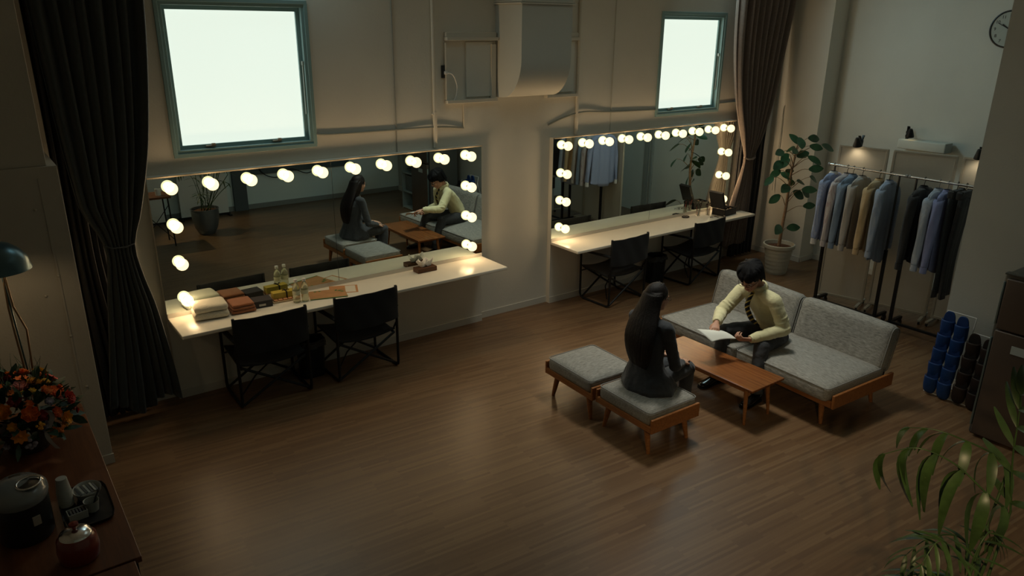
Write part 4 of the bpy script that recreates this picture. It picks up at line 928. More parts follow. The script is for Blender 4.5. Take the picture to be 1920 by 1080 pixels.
# ------------------------------------------------------------------ rubber plant by the curtain
def blade(mb, base, d, nrm, L, W, droop=.2, n=7, fold=.12, shape=None):
    """a leaf: base point, direction, face normal, length, width"""
    d = V(d).normalized(); nrm = V(nrm); nrm = (nrm-d*nrm.dot(d))
    nrm = nrm.normalized() if nrm.length > 1e-4 else d.orthogonal().normalized(); s_ = d.cross(nrm); vs = []
    for i in range(n+1):
        t = i/n; w_ = W*(shape(t) if shape else math.sin(PI*min(1, t*.93+.05))**.75)*.5
        c = V(base)+d*L*t*(1-.12*droop*t)-nrm*droop*L*t*t
        vs += [c-s_*w_+nrm*w_*fold, c, c+s_*w_+nrm*w_*fold]
    fs = [q for i in range(n) for q in ((3*i, 3*i+1, 3*i+4, 3*i+3), (3*i+1, 3*i+2, 3*i+5, 3*i+4))]
    mb.add(vs, fs); return mb
def rubber_plant():
    e = thing('potted_rubber_plant', 'tall potted rubber plant with big dark leaves between curtain and clothes rack', 'plant', (8.17, -.80, 0))
    pr = [(0, 0), (.122, 0), (.125, .01)]
    for k in range(6): z = .02+k*.052; r = .127+.045*z/.33; pr += [(r, z), (r+.006, z+.02), (r+.004, z+.045)]
    pr += [(.178, .335), (.192, .34), (.196, .35), (.196, .385), (.190, .39), (.178, .388), (.172, .33), (.165, .325), (0, .33)]
    MB().lathe(pr, 40).build('plant_pot', mat('pot_cream', (.52, .51, .43), .6, bump=.1, bscale=40), e, smooth='auto')
    MB().lathe([(0, .352), (.08, .350), (.172, .342)], 30).build('soil', SOIL, e, smooth=True)
    T = [V(p) for p in ((0, 0, .33), (.01, 0, .57), (.055, .01, .84), (.045, 0, 1.06), (.05, 0, 1.25), (.075, 0, 1.42), (.085, 0, 1.54))]
    tp = spline(T, 4); MB().tube(tp, [lerp(.022, .012, i/(len(tp)-1)) for i in range(len(tp))], 10).build('trunk', BARK, e, smooth=True)
    rnd = random.Random(12)
    lv = [(8.54, 1.69), (8.24, 1.70), (8.12, 1.68), (8.73, 1.58), (8.45, 1.60), (8.16, 1.58), (8.28, 1.56), (7.84, 1.58), (8.56, 1.42), (8.38, 1.46), (7.88, 1.42), (8.09, 1.41), (8.48, 1.34), (8.27, 1.30), (8.0, 1.29), (7.82, 1.23), (8.66, 1.18), (8.49, 1.14), (8.30, 1.17), (8.12, 1.11), (8.56, 1.0), (8.34, 1.01), (8.07, .96), (8.54, .86), (7.96, .63), (8.29, .60), (8.4, 1.5), (8.0, 1.5), (8.2, 1.25), (8.42, 1.08)]
    for x, z in lv:
        off = rnd.uniform(-.16, .10); c = V((x-8.17, off, z))
        if x > 8.35: c = V((8.17+(x-8.17)*.82-8.17, off-.06, z+.01))
        j = min(range(len(tp)), key=lambda i: abs(tp[i].z-(z-.10))); b = tp[j]
        out = (c-b); out.z *= .3; o = out.normalized() if out.length > .01 else V((1, 0, 0))
        L = rnd.uniform(.15, .20); dr = (o*.8+V((0, 0, rnd.uniform(-.75, .05)))).normalized(); s0 = c-dr*L*.5
        mb = MB(); mb.tube(spline([b, lerp(b, s0, .6)+V((0, 0, .03)), s0], 3), [.0045]*3+[.003]*4, 6, mi=1)
        nn = V((-.55, -.65, .5))+V((rnd.uniform(-.4, .4), rnd.uniform(-.4, .4), rnd.uniform(-.2, .4)))
        blade(mb, s0, dr, nn, L, L*rnd.uniform(.52, .64), rnd.uniform(.05, .2), n=8)
        mb.build('leaf', [LEAF, BARK], e, smooth=True)
rubber_plant()
# ------------------------------------------------------------------ partition screens, clothes racks and clothes
PSC = mat('screen_board', (.50, .48, .42), .8, var=.04, vscale=2); PFR = mat('screen_frame', (.42, .40, .34), .45, metal=.2)
def screen(p0, p1, label):
    p0, p1 = V((*p0, 0)), V((*p1, 0)); L = (p1-p0).length; a = math.atan2((p1-p0).y, (p1-p0).x); c = (p0+p1)/2
    e = thing('partition_screen', label, 'screen', c, a, 'white partition screens behind the clothes racks')
    MB().box((0, 0, .92), (L-.05, .018, 1.68)).build('screen_panel', PSC, e)
    f = MB()
    for s in (-1, 1): f.box((s*(L/2-.014), 0, .915), (.026, .03, 1.715), bev=.004)
    f.box((0, 0, 1.768), (L-.01, .032, .024), bev=.004).box((0, 0, .075), (L-.05, .03, .03), bev=.004)
    f.build('screen_frame', PFR, e)
    for s in (-1, 1):
        MB().box((s*(L/2-.03), 0, .045), (.03, .34, .022), bev=.004).build('foot', PFR, e)
        for t in (-1, 1): MB().tube([(s*(L/2-.03)-.008, t*.15, .0185), (s*(L/2-.03)+.008, t*.15, .0185)], .018, 12).build('caster', BLACKM, e, smooth='auto')
screen((7.745, -1.655), (7.875, -2.145), 'white framed partition screen behind the pale shirts, nearest the plant')
screen((7.895, -2.18), (8.03, -2.77), 'white framed partition screen in the middle of the row behind the racks')
screen((8.045, -2.81), (8.08, -3.42), 'white framed partition screen at the right end, mostly behind the near wall')
RKB = mat('rack_black', (.010, .011, .012), .35, metal=.4)
RX = 7.465; RZ = 1.605; HD = .032
def rack(ya, yb, label, zr):
    e = thing('clothes_rack', label, 'clothes rack', (RX, (ya+yb)/2, 0), 0, 'black clothes racks with chrome rails')
    h = abs(yb-ya)/2
    MB().tube([(0, -h-.06, zr), (0, h+.06, zr)], .0125, 12).build('rail', CHROME, e, smooth='auto')
    for s in (-1, 1): MB().tube([(0, s*(h+.06), zr), (0, s*(h+.078), zr)], .017, 12).build('rail_cap', mat('rail_cap', (.3, .3, .3), .4), e, smooth='auto')
    for s in (-1, 1):
        p = MB().box((0, s*h, .46), (.030, .030, .74), bev=.003).build('post', RKB, e)
        MB().tube([(0, s*h, .80), (0, s*h, zr)], .011, 12).build('upper_post', mat('dark_chrome', (.09, .09, .09), .3, metal=.7), p, smooth='auto')
        MB().box((0, s*h, .095), (.46, .032, .028), bev=.003).build('base_bar', RKB, e)
        for t in (-1, 1):
            w_ = MB().tube([(t*.21-.0, s*h-.012, .034), (t*.21, s*h+.012, .034)], .032, 14).box((t*.21, s*h, .075), (.02, .03, .03)).build('caster', RKB, e, smooth='auto')
    MB().box((0, 0, .095), (.026, 2*h, .026), bev=.003).build('lower_bar', RKB, e)
    return e
rack(-1.80, -2.495, 'black clothes rack nearer the plant, holding six pale shirts', RZ)
rack(-2.665, -3.25, 'black clothes rack partly behind the near wall, holding dark jacket and trousers', RZ)
HBL = mat('hanger_black', (.012, .012, .013), .4)
def hanger(y, rz, label, mt=None):
    e = MB()
    pts = [(.0, 0, -.055-HD), (0, 0, -.03), (.018, 0, -.012), (.022, 0, .006), (.010, 0, .022), (-.006, 0, .022), (-.0145, 0, .010)]
    e.tube(spline(pts, 4), .003, 6); e.tube(spline([(-.175, 0, -.135-HD), (-.10, 0, -.098-HD), (0, 0, -.055-HD), (.10, 0, -.098-HD), (.175, 0, -.135-HD)], 4), [.006]*17, 8)
    o = e.build('clothes_hanger', mt or HBL, None, smooth=True); o.location = (RX, y, RZ-.004); o.rotation_euler = (0, 0, rz)
    return tag(o, label, 'hanger', 'hangers on the chrome rails')
def garment(y, rz, mt, label, seed, L=.72, cuff=None, collar=None, wid=.205, sl=.60, th=.05, name='shirt', cat='shirt'):
    rnd = random.Random(seed); e = thing(name, label, cat, (RX, y, RZ), rz, 'clothes on the racks'); e.location.z -= HD; ph = [rnd.uniform(0, 6) for _ in range(4)]
    rings = []; N = 22
    for i in range(N+1):
        t = i/N; z = -.050-(L+.02)*(t**1.25)
        hw = interp([(0, .050), (.03, .125), (.08, .185), (.13, wid-.006), (.3, wid-.012), (.7, wid-.008), (1, wid)], t); tt = interp([(0, .034), (.1, th*.8), (.3, th), (1, th*1.05)], t)
        rings.append((V((0, 0, z)), V((hw, 0, 0)), V((0, tt, 0))))
    mb = MB(); mb.loft(rings, 48, caps=False, fold=lambda i, t: 1+min(1, i/5)*(.10*math.sin(5*t+ph[0]+i*.08)+.09*math.sin(9*t+ph[1]-i*.05)+.05*math.sin(17*t+ph[2])))
    n = 48; off = len(mb.v)-n
    for j in range(n):      # curved shirt tails
        a = 2*PI*j/n; p = mb.v[off+j]; mb.v[off+j] = V((p[0], p[1], p[2]+.07*abs(math.cos(a))**2.5-.01))
    mb.build('body', mt, e, smooth=True, solid=.002)
    for s in (-1, 1):
        px = [(s*(wid-.060), 0, -.108), (s*(wid-.008), -.004, -.14), (s*(wid+.018), -.008, -.26), (s*(wid+.034), -.010, -.40), (s*(wid+.046), -.012, -.13-sl*.8), (s*(wid+.055), -.010, -.13-sl)]
        pts = spline(px, 5); k = len(pts); rs = [interp([(0, .050), (.15, .056), (.4, .052), (.8, .042), (1, .036)], i/(k-1)) for i in range(k)]
        a_ = MB(); vs = []; nn = 18
        for i, p in enumerate(pts):
            for j in range(nn):
                a = 2*PI*j/nn; R = rs[i]*(1+.12*math.sin(3*a+i*.4+ph[3])+.08*math.sin(7*a-i*.3)); vs.append((p.x+.62*R*math.cos(a), p.y+.80*R*math.sin(a), p.z))
        a_.add(vs, [(i*nn+j, i*nn+(j+1) % nn, (i+1)*nn+(j+1) % nn, (i+1)*nn+j) for i in range(k-1) for j in range(nn)])
        sv = a_.build('sleeve', mt, e, smooth=True, solid=.002)
        q = pts[-1]; MB().lathe([(.037, 0), (.038, -.03), (.037, -.065), (.034, -.066)], 18, c=tuple(q+V((0, 0, .005))), sx=.66, sy=.85).build('cuff', cuff or mt, sv, smooth='auto')
    MB().lathe([(.052, -.062), (.046, -.044), (.042, -.034), (.050, -.046), (.060, -.066)], 24, sx=1.0, sy=.80).build('collar', collar or mt, e, smooth='auto', solid=.002)
    return e
def cloth(n, c, var=.05): return mat(n, c, .9, bump=.25, bscale=60, var=var, vscale=14, sheen=.15)
WC = cloth('white_cloth', (.60, .60, .60))
G = [
 (-1.795, .10, stripe_mat('fine_blue_stripe', (.25, .31, .50), (.33, .38, .54), 'X', 140, .35), 'blue striped shirt with white collar and cuffs, first on the rack', WC, WC, .72),
 (-1.945, -.04, stripe_mat('pink_stripe', (.48, .45, .46), (.40, .32, .34), 'X', 80, .25), 'white shirt with thin pinkish stripes, second on the rack', None, None, .72),
 (-2.012, .05, cloth('mid_blue_cloth', (.20, .27, .38)), 'mid blue shirt squeezed between the striped and the beige grey shirt', None, None, .73),
 (-2.115, .08, stripe_mat('grey_check', (.44, .41, .38), (.34, .32, .31), 'Z', 70, .4), 'beige grey checked shirt, fourth along the rack', None, None, .73),
 (-2.297, .02, cloth('tan_cloth', (.50, .36, .20)), 'tan yellow shirt between the grey and the pale blue shirts', None, None, .72),
 (-2.402, .12, stripe_mat('pale_blue_stripe', (.33, .38, .48), (.28, .34, .46), 'X', 110, .5), 'pale blue grey shirt at the end of the first rack', None, None, .80)]
for i, (y, rz, mt, lab, cu, co, L) in enumerate(G):
    garment(y, rz, mt, lab, 20+i, L=L, cuff=cu, collar=co, name='dress_shirt', sl=.60)
    hanger(y, rz, 'hanger inside the '+lab.replace(', first on the rack', '').replace(', second on the rack', '').replace(', fourth along the rack', '')[:60].rsplit(' ', 0)[0], None)
garment(-2.745, .05, cloth('black_wool', (.018, .018, .020)), 'black suit jacket hanging first on the second rack', 40, L=.72, wid=.215, sl=.64, th=.06, name='suit_jacket', cat='jacket')
hanger(-2.745, .05, 'hanger inside the black suit jacket on the second rack')
garment(-2.885, .06, stripe_mat('pale_blue_stripe2', (.34, .39, .48), (.39, .43, .50), 'X', 100, .4), 'pale blue striped shirt beside the black jacket', 41, L=.76, name='dress_shirt', sl=.62)
hanger(-2.885, .06, 'hanger inside the pale blue shirt beside the black jacket', mat('hanger_steel', (.3, .3, .3), .3, metal=.8))
garment(-2.965, .10, cloth('violet_blue', (.20, .23, .42)), 'violet blue shirt between the pale blue shirt and the trousers', 42, L=.76, name='dress_shirt', sl=.62)
hanger(-2.965, .10, 'hanger inside the violet blue shirt before the trousers', mat('hanger_steel', (.3, .3, .3), .3, metal=.8))
def hung_trousers(y, mt, label, seed):
    e = thing('hung_trousers', label, 'trousers', (RX, y, RZ), .05, 'trousers on the second rack'); rnd = random.Random(seed); p0 = rnd.uniform(0, 5)
    for s in (-1, 1):
        rg = []
        for i in range(12):
            t = i/11; rg.append((V((s*lerp(.075, .085, t), .012*s+.01*math.sin(t*5+p0), -.115-.98*t)), V((lerp(.082, .055, t), 0, 0)), V((0, lerp(.028, .022, t), 0))))
        MB().loft(rg, 24, fold=lambda i, a: 1+.12*math.sin(4*a+p0+i*.1)).build('trouser_leg', mt, e, smooth=True)
    MB().box((0, 0, -.085), (.30, .05, .07), bev=.012).build('waistband', mt, e, smooth='auto')
    c = MB(); c.tube(spline([(.0, 0, -.055), (0, 0, -.03), (.018, 0, -.012), (.022, 0, .006), (.010, 0, .022), (-.006, 0, .022), (-.0145, 0, .010)], 4), .003, 6).tube([(-.14, 0, -.055), (.14, 0, -.055)], .0035, 6)
    for s in (-1, 1): c.box((s*.11, 0, -.062), (.025, .056, .035), bev=.004)
    c.build('clip_hanger', HBL, e, smooth='auto')
hung_trousers(-3.048, cloth('charcoal_wool', (.035, .037, .042)), 'charcoal trousers hanging from a clip hanger beside the blue shirts', 1)
hung_trousers(-3.125, cloth('black_wool', (.018, .018, .020)), 'black trousers on a clip hanger, last before the wall', 2)
# clip lamps on the screens
def clip_lamp(loc, rz, label, head=True):
    e = thing('clip_lamp', label, 'lamp', loc, rz, 'black clip lamps on the screen tops'); B = BLACKM
    c = MB()
    for s in (-1, 1): c.box((s*.014, 0, .0), (.008, .035, .09), bev=.003, rot=(0, s*.15, 0)); c.box((s*.026, 0, .065), (.007, .03, .07), bev=.003, rot=(0, s*.45, 0))
    c.tube([(0, -.02, .03), (0, .02, .03)], .012, 8).build('clamp', B, e, smooth='auto')
    MB().tube([(0, 0, .035), (-.04, -.01, .06), (-.085, -.02, .045)], .006, 8).build('arm', B, e, smooth=True)
    M = Matrix.Translation((-.10, -.02, .035)) @ Matrix.Rotation(math.radians(-14), 4, 'Y')
    sh = MB().lathe([(.0, .05), (.018, .048), (.025, .035), (.032, .01), (.046, -.03), (.048, -.045), (.045, -.045), (.030, .008), (.0, .03)], 22, M=M).build('lamp_shade', B, e, smooth='auto')
    MB().ball((0, 0, -.012), .022, 14, 8, M=M).build('lamp_bulb', mat('lamp_bulb_glow', (1, .9, .7), .3, emit=(1, .75, .4, 6)), sh, smooth=True)
    return e
clip_lamp((7.80, -1.855, 1.80), 0, 'black clip lamp lighting the screen above the blue shirt')
clip_lamp((9.03, -1.74, 1.80), .5, 'unlit black clip lamp standing on the long white wall box')
clip_lamp((8.055, -2.96, 1.80), 0, 'black clip lamp at the far right, half hidden by the near wall')
e = thing('wall_box', 'long white box fixed on the wall above the partition screens', 'box', (9.035, -1.95, 1.70))
MB().box((0, 0, 0), (.17, .54, .11), bev=.012, seg=3).build('box_body', mat('box_white', (.62, .66, .62), .5), e, smooth='auto')
MB().box((-.002, -.27, 0), (.172, .012, .112), bev=.01).build('end_cap', mat('box_endcap', (.35, .38, .36), .5), e, smooth='auto')
# wall clock
e = thing('wall_clock', 'round wall clock with dark rim high on the right wall, cut by the near wall', 'clock', (9.145, -2.545, 2.985))
M = Matrix.Rotation(-PI/2, 4, 'Y')
MB().lathe([(.0, 0), (.185, 0), (.192, .012), (.19, .03), (.18, .032), (.176, .02), (0, .02)], 48, M=M).build('clock_case', mat('clock_rim', (.01, .012, .013), .35), e, smooth='auto')
MB().lathe([(0, .0215), (.174, .0215)], 48, M=M).build('clock_face', mat('clock_face', (.42, .47, .44), .5), e)
for k in range(12):
    a = k*PI/6; fc = bpy.data.curves.new('numeral', 'FONT'); fc.body = str(12 if k == 0 else k); fc.size = .045; fc.align_x = 'CENTER'; fc.align_y = 'CENTER'; fc.extrude = .0006
    fc.materials.append(mat('ink', (.02, .02, .02), .6)); fo_ = bpy.data.objects.new('numeral_text', fc); COL.objects.link(fo_); bpy.context.view_layer.update()
    me_ = bpy.data.meshes.new_from_object(fo_.evaluated_get(bpy.context.evaluated_depsgraph_get())); bpy.data.objects.remove(fo_); o = bpy.data.objects.new('numeral', me_); COL.objects.link(o); o.parent = e
    o.matrix_local = Matrix.Translation((-.0225, -.138*math.sin(a), .138*math.cos(a))) @ Matrix(((0, 0, -1), (-1, 0, 0), (0, 1, 0))).to_4x4()
for a, L, w_ in ((math.radians(-55), .085, .010), (math.radians(-62), .13, .006)):
    MB().box((0, 0, L/2), (.002, w_, L), M=Matrix.Translation((-.026, 0, 0)) @ Matrix.Rotation(a, 4, 'X') ).build('clock_hand', mat('ink', (.02, .02, .02), .6), e)
# ------------------------------------------------------------------ slipper rack and slippers, fridge, shelf
RW = mat('rack_wire_white', (.60, .60, .58), .4)
e = thing('slipper_rack', 'white wire slipper rack leaning at the near wall, full of slippers', 'slipper rack', (6.42, -3.80, 0))
TI = math.radians(11)
def rp(y, z, o=0): return (-.07+math.tan(TI)*z-o*math.cos(TI), y, z+o*math.sin(TI)*.3)
f = MB()
for y in (-.235, -.005, .225): f.tube([rp(y, .006), rp(y, .72 if y > -.1 else .60)], .0055, 8)
f.tube([rp(-.235, .006), rp(.225, .006)], .0055, 8).tube([rp(-.005, .72), rp(.225, .72)], .0055, 8).tube([rp(-.235, .60), rp(-.005, .60)], .0055, 8)
f.build('rack_frame', RW, e, smooth='auto')
b = MB()
for y in (-.235, .225): b.tube([rp(y, .62 if y > 0 else .5), (.15, y, .3), (.155, y, .006)], .005, 8)
b.tube([(.155, -.235, .006), (.155, .225, .006)], .005, 8); b.build('rear_leg', RW, e, smooth='auto')
for r_ in range(5):
    for cx in (.165, .06, -.065, -.175):
        z = .10+.115*r_ - (.02 if cx < 0 else 0)
        if cx < 0 and r_ == 4: continue
        MB().tube([rp(cx-.03, z, .0), rp(cx-.03, z-.005, .06), rp(cx+.03, z-.005, .06), rp(cx+.03, z, .0)], .003, 6).build('wire_loop', RW, e, smooth='auto')
def slipper(mt, mi, label, group):
    e = thing('slipper', label, 'slipper', (0, 0, 0), 0, group)
    def outl(a, k=1):     # outline in (y,z), heel up
        z = math.cos(a); y = math.sin(a); q = (abs(z)**3+abs(y)**3)**(-1/3); w_ = lerp(.052, .046, (z+1)/2)
        return y*q*w_*k, .118*z*q*k
    n = 28; mb = MB(); ring = [outl(2*PI*i/n) for i in range(n)]
    vs = [(0, y, z) for y, z in ring]+[(-.014, y, z) for y, z in ring]
    mb.add(vs, [tuple(range(n)), tuple(range(2*n-1, n-1, -1))]+[(i, (i+1) % n, n+(i+1) % n, n+i) for i in range(n)]); mb.build('slipper_sole', mt, e, bev=.003)
    r3 = [outl(2*PI*i/n, .88) for i in range(n)]; MB().add([(-.0155, y, z) for y, z in r3], [tuple(range(n))]).build('insole', mi, e)
    def up_(u, v):
        z = .045-.165*u; zz = max(-.1245, z); zz = max(zz, -.1175); h = max(0, 1-abs(zz/.118)**3)**(1/3); hw = .052*h+.001; a = PI*v
        return (-.012-.044*math.sin(a)**.7*(1-.55*u**2)*min(1, h*1.3), hw*math.cos(a), zz)
    MB().grid(up_, 12, 14).build('upper', mt, e, smooth=True, solid=.004)
    return e
BLUE = mat('slipper_blue', (.004, .040, .17), .6, bump=.2, bscale=100); BLUED = mat('slipper_blue_inside', (.004, .03, .14), .8)
BRN = mat('slipper_brown', (.022, .012, .009), .65, bump=.2, bscale=100); BRND = mat('slipper_brown_inside', (.012, .008, .007), .8)
rows = ('bottom', 'second lowest', 'middle', 'second highest', 'top')
s0 = None; s1 = None
for r_ in range(5):
    for ci, cy in enumerate((.172, .060)):
        lab = 'blue slipper in the %s row of the rack, %s blue column' % (rows[r_], ('left', 'right')[ci])
        loc = V((6.42, -3.80, 0))+V(rp(cy, .13+.124*r_-.012*ci, .045))
        if s0 is None: s0 = slipper(BLUE, BLUED, lab, 'blue slippers on the rack'); o = s0; o.location = loc
        else: o = dup(s0, lab, loc)
        o.rotation_euler = (random.uniform(-.05, .05), TI-math.radians(14), 0)
for r_ in range(4):
    for ci, cy in enumerate((-.062, -.176)):
        lab = 'dark brown slipper in the %s row of the rack, %s brown column' % (('bottom', 'second lowest', 'second highest', 'top')[r_], ('left', 'right')[ci])
        loc = V((6.42, -3.80, 0))+V(rp(cy, .13+.126*r_-.012*ci, .045))
        if s1 is None: s1 = slipper(BRN, BRND, lab, 'dark brown slippers on the rack'); o = s1; o.location = loc
        else: o = dup(s1, lab, loc)
        o.rotation_euler = (random.uniform(-.05, .05), TI-math.radians(14), 0)
FRB = mat('fridge_brown', (.085, .062, .048), .4, metal=.2); FRE = mat('fridge_edge', (.10, .10, .09), .35, metal=.4)
e = thing('refrigerator', 'dark brown two door refrigerator at the right edge with a white label', 'refrigerator', (6.17, -4.39, 0))
MB().box((.02, 0, .655), (.52, .54, 1.30), bev=.012, seg=3).build('cabinet', FRE, e, smooth='auto')
for z, h in ((1.09, .385), (.455, .86)):
    d = MB().box((-.262, -.012, z), (.045, .505, h), bev=.010, seg=3).build('door', FRB, e, smooth='auto')
    MB().box((-.270, .252, z), (.024, .014, h*.85), bev=.004).build('door_edge_handle', mat('handle_steel', (.20, .28, .30), .3, metal=.8), d, smooth='auto')
MB().box((-.2865, .045, .77), (.003, .125, .062)).build('paper_label', mat('label_white', (.40, .44, .43), .6), e)
MB().box((-.24, 0, 1.312), (.06, .53, .014), bev=.004).build('top_trim', FRE, e)
e = thing('white_shelf', 'pale slim shelf unit beside the refrigerator, seen in the mirror', 'shelf', (6.18, -4.93, 0))
SW = mat('shelf_pale', (.30, .36, .36), .5)
mb = MB()
for s in (-1, 1): mb.box((0, s*.21, .47), (.42, .02, .94))
for z in (.02, .3, .62, .93): mb.box((0, 0, z), (.42, .40, .02))
mb.box((.2, 0, .47), (.01, .40, .92)); mb.build('shelf_frame', SW, e)
for i, z in enumerate((.69, .78, .86)): MB().box((-.06, .05, z), (.26, .2, .035)).build('tray_drawer', mat('drawer_dark', (.05, .06, .065), .5), e)
e = thing('notice_box', 'grey storage box inside the pale shelf unit', 'box', (6.16, -4.95, .312)); MB().box((0, 0, .12), (.30, .30, .24), bev=.01).build('box_body', mat('box_grey', (.14, .16, .16), .6), e, smooth='auto'); MB().box((0, 0, .246), (.31, .31, .02), bev=.006).build('lid', mat('box_lid', (.2, .22, .22), .6), e)
# ------------------------------------------------------------------ left side counter and the things on it
TZ = .72
e = thing('side_table', 'long reddish wooden side table along the left wall', 'table', (-.04, -2.03, 0), 0, 'wooden side tables on the left')
MB().box((0, 0, TZ-.015), (.69, 1.83, .03), bev=.003).build('table_top', SIDEW, e)
for sx in (-1, 1):
    for sy in (-1, 1): MB().box((sx*.31, sy*.87, .345), (.04, .04, .69), bev=.003).build('leg', BLACKM, e)
e = thing('side_table', 'second wooden side table joining the first at the bottom left', 'table', (-.07, -3.56, 0), 0, 'wooden side tables on the left')
MB().box((0, 0, TZ-.015), (.69, 1.20, .03), bev=.003).build('table_top', SIDEW, e)
for sx in (-1, 1):
    for sy in (-1, 1): MB().box((sx*.31, sy*.55, .345), (.04, .04, .69), bev=.003).build('leg', BLACKM, e)
TP = TZ+.0005
# desk lamp
e = thing('desk_lamp', 'blue grey desk lamp with big dome shade at the left edge, lit', 'lamp', (.075, -1.22, TP))
LM = mat('lamp_blue_grey', (.06, .11, .13), .28, metal=.6)
MB().lathe([(0, 0), (.085, 0), (.088, .006), (.085, .018), (.02, .024), (0, .024)], 32).build('base', LM, e, smooth='auto')
BR = mat('lamp_brass', (.25, .17, .10), .35, metal=.8)
MB().tube([(0, 0, .02), (0, 0, .16)], .010, 12).build('stem', BR, e, smooth='auto')
for s in (-1, 1): MB().tube([(s*.012, 0, .14), (s*.030+.005, 0, .55), (s*.012-.016, .0, .70), (-.016, 0, .98)], .0055, 8).build('arm_rod', BR, e, smooth='auto')
MB().tube([(.0, 0, .16), (-.016, 0, .70), (-.03, .0, 1.03)], .005, 8).build('spring', LM, e, smooth='auto')
hd = V((-.045, .0, .935))
prd = [(.0, .165), (.03, .163), (.045, .15), (.085, .135), (.13, .10), (.16, .055), (.175, .0), (.178, -.008), (.172, -.008), (.155, .05), (.125, .092), (.08, .125), (0, .145)]
sh = MB().lathe(prd, 48, c=tuple(hd)).build('lamp_shade', LM, e, smooth='auto')
MB().ball(tuple(hd+V((0, 0, .06))), .035, 18, 12).build('lamp_bulb', mat('desk_bulb_glow', (1, .9, .7), .3, emit=(1, .70, .36, 5)), sh, smooth=True)
spot('desk_lamp_light', (.03, -1.22, TP+.955), (.03, -1.05, .9), 3.2, (1, .70, .38), 150, .6, .03)
# flower arrangement
def flowers():
    e = thing('flower_arrangement', 'large orange, red and pink flower arrangement with green leaves at the left edge', 'flowers', (.0, -1.60, TP))
    MB().lathe([(0, 0), (.10, 0), (.105, .01), (.135, .14), (.13, .14), (.10, .02), (0, .02)], 32).build('basket', mat('basket_dark', (.03, .02, .015), .8, bump=.6, bscale=60), e, smooth='auto')
    rnd = random.Random(31); cen = V((0, 0, .19)); Rr = V((.235, .30, .215))
    cols = [(.66, .13, .01), (.66, .22, .015), (.68, .30, .02), (.45, .03, .015), (.52, .18, .16), (.60, .38, .05), (.24, .012, .012), (.60, .11, .02), (.30, .27, .33), (.62, .17, .03)]
    gm = MB()
    for k in range(420):
        a = rnd.uniform(0, 2*PI); zc = rnd.uniform(-.25, 1); r_ = math.sqrt(max(0, 1-zc*zc)); d = V((r_*math.cos(a), r_*math.sin(a), zc))
        p = cen+V((d.x*Rr.x, d.y*Rr.y, d.z*Rr.z))*rnd.uniform(.62, 1.0); dd = (d+V((rnd.uniform(-.6, .6), rnd.uniform(-.6, .6), rnd.uniform(-.4, .6)))).normalized()
        L = rnd.uniform(.05, .10); blade(gm, p, dd, V((rnd.uniform(-1, 1), rnd.uniform(-1, 1), 1)), L, L*rnd.uniform(.25, .55), rnd.uniform(0, .3), n=3)
    for k in range(26):
        a = rnd.uniform(0, 2*PI); d = V((.5*math.cos(a), .5*math.sin(a), 1)).normalized(); p = cen+V((d.x*Rr.x, d.y*Rr.y, d.z*Rr.z))*.9
        gm.tube([p, p+d*.04+V((rnd.uniform(-.02, .02), rnd.uniform(-.02, .02), .04)), p+d*.08+V((rnd.uniform(-.04, .04), rnd.uniform(-.04, .04), .07))], [.0018, .0014, .0008], 4)
    g = gm.build('foliage', mat('bouquet_green', (.018, .055, .028), .5, var=.5, vscale=30), e, smooth=True); g['kind'] = 'stuff'
    gold = PI*(3-math.sqrt(5)); N = 92
    for k in range(N):
        zc = 1-1.18*(k+.5)/N; a = k*gold+rnd.uniform(-.2, .2); r_ = math.sqrt(max(0, 1-zc*zc)); d = V((r_*math.cos(a), r_*math.sin(a), zc))
        R = rnd.choice((.018, .024, .030, .036, .042)); p = cen+V((d.x*Rr.x, d.y*Rr.y, d.z*Rr.z))*rnd.uniform(.93, 1.08)
        ci = rnd.randrange(len(cols)); mt = mat('petal_%d' % ci, cols[ci], .7, var=.25, vscale=40)
        z_ = d; x_ = z_.orthogonal().normalized(); y_ = z_.cross(x_); M = Matrix((x_, y_, z_)).transposed().to_4x4(); M.translation = p
        mb = MB(); kind = rnd.random()
        if kind < .78:         # layered ruffled bloom
            for layer in range(4):
                rr = R*(1-.22*layer); z0 = R*.22*layer
                mb.grid(lambda u, v: ((rr*v)*math.cos(u*2*PI)*(1+.10*math.sin(u*2*PI*(7+layer)+layer)), (rr*v)*math.sin(u*2*PI)*(1+.10*math.sin(u*2*PI*(7+layer)+layer)), z0+rr*(.55*v*v-.15)+.12*rr*v*math.sin(u*2*PI*(6+layer))), 28, 3, M=M)
        elif kind < .92:      # open petals
            for q in range(8):
                aa = q*PI/4; blade(mb, M @ V((0, 0, 0)), M.to_3x3() @ V((math.cos(aa), math.sin(aa), .45)), M.to_3x3() @ V((0, 0, 1)), R*1.25, R*.75, .15, n=4)
            mb.ball((0, 0, R*.12), R*.28, 10, 6, M=M)
        else:
            for q in range(12):
                v3 = V((rnd.uniform(-1, 1), rnd.uniform(-1, 1), rnd.uniform(0, .6)))*R*.5; mb.ball(tuple(v3), R*.25, 8, 5, M=M)
        mb.build('bloom', mt, e, smooth=True)
    def rib(u, v): return (.09+.02*math.sin(u*7)+v*.022, -.30+.03*math.sin(u*4)-.02*v, .33-.22*u)
    MB().grid(rib, 16, 2).build('ribbon', mat('ribbon_silver', (.40, .38, .38), .35), e, smooth=True)
flowers()
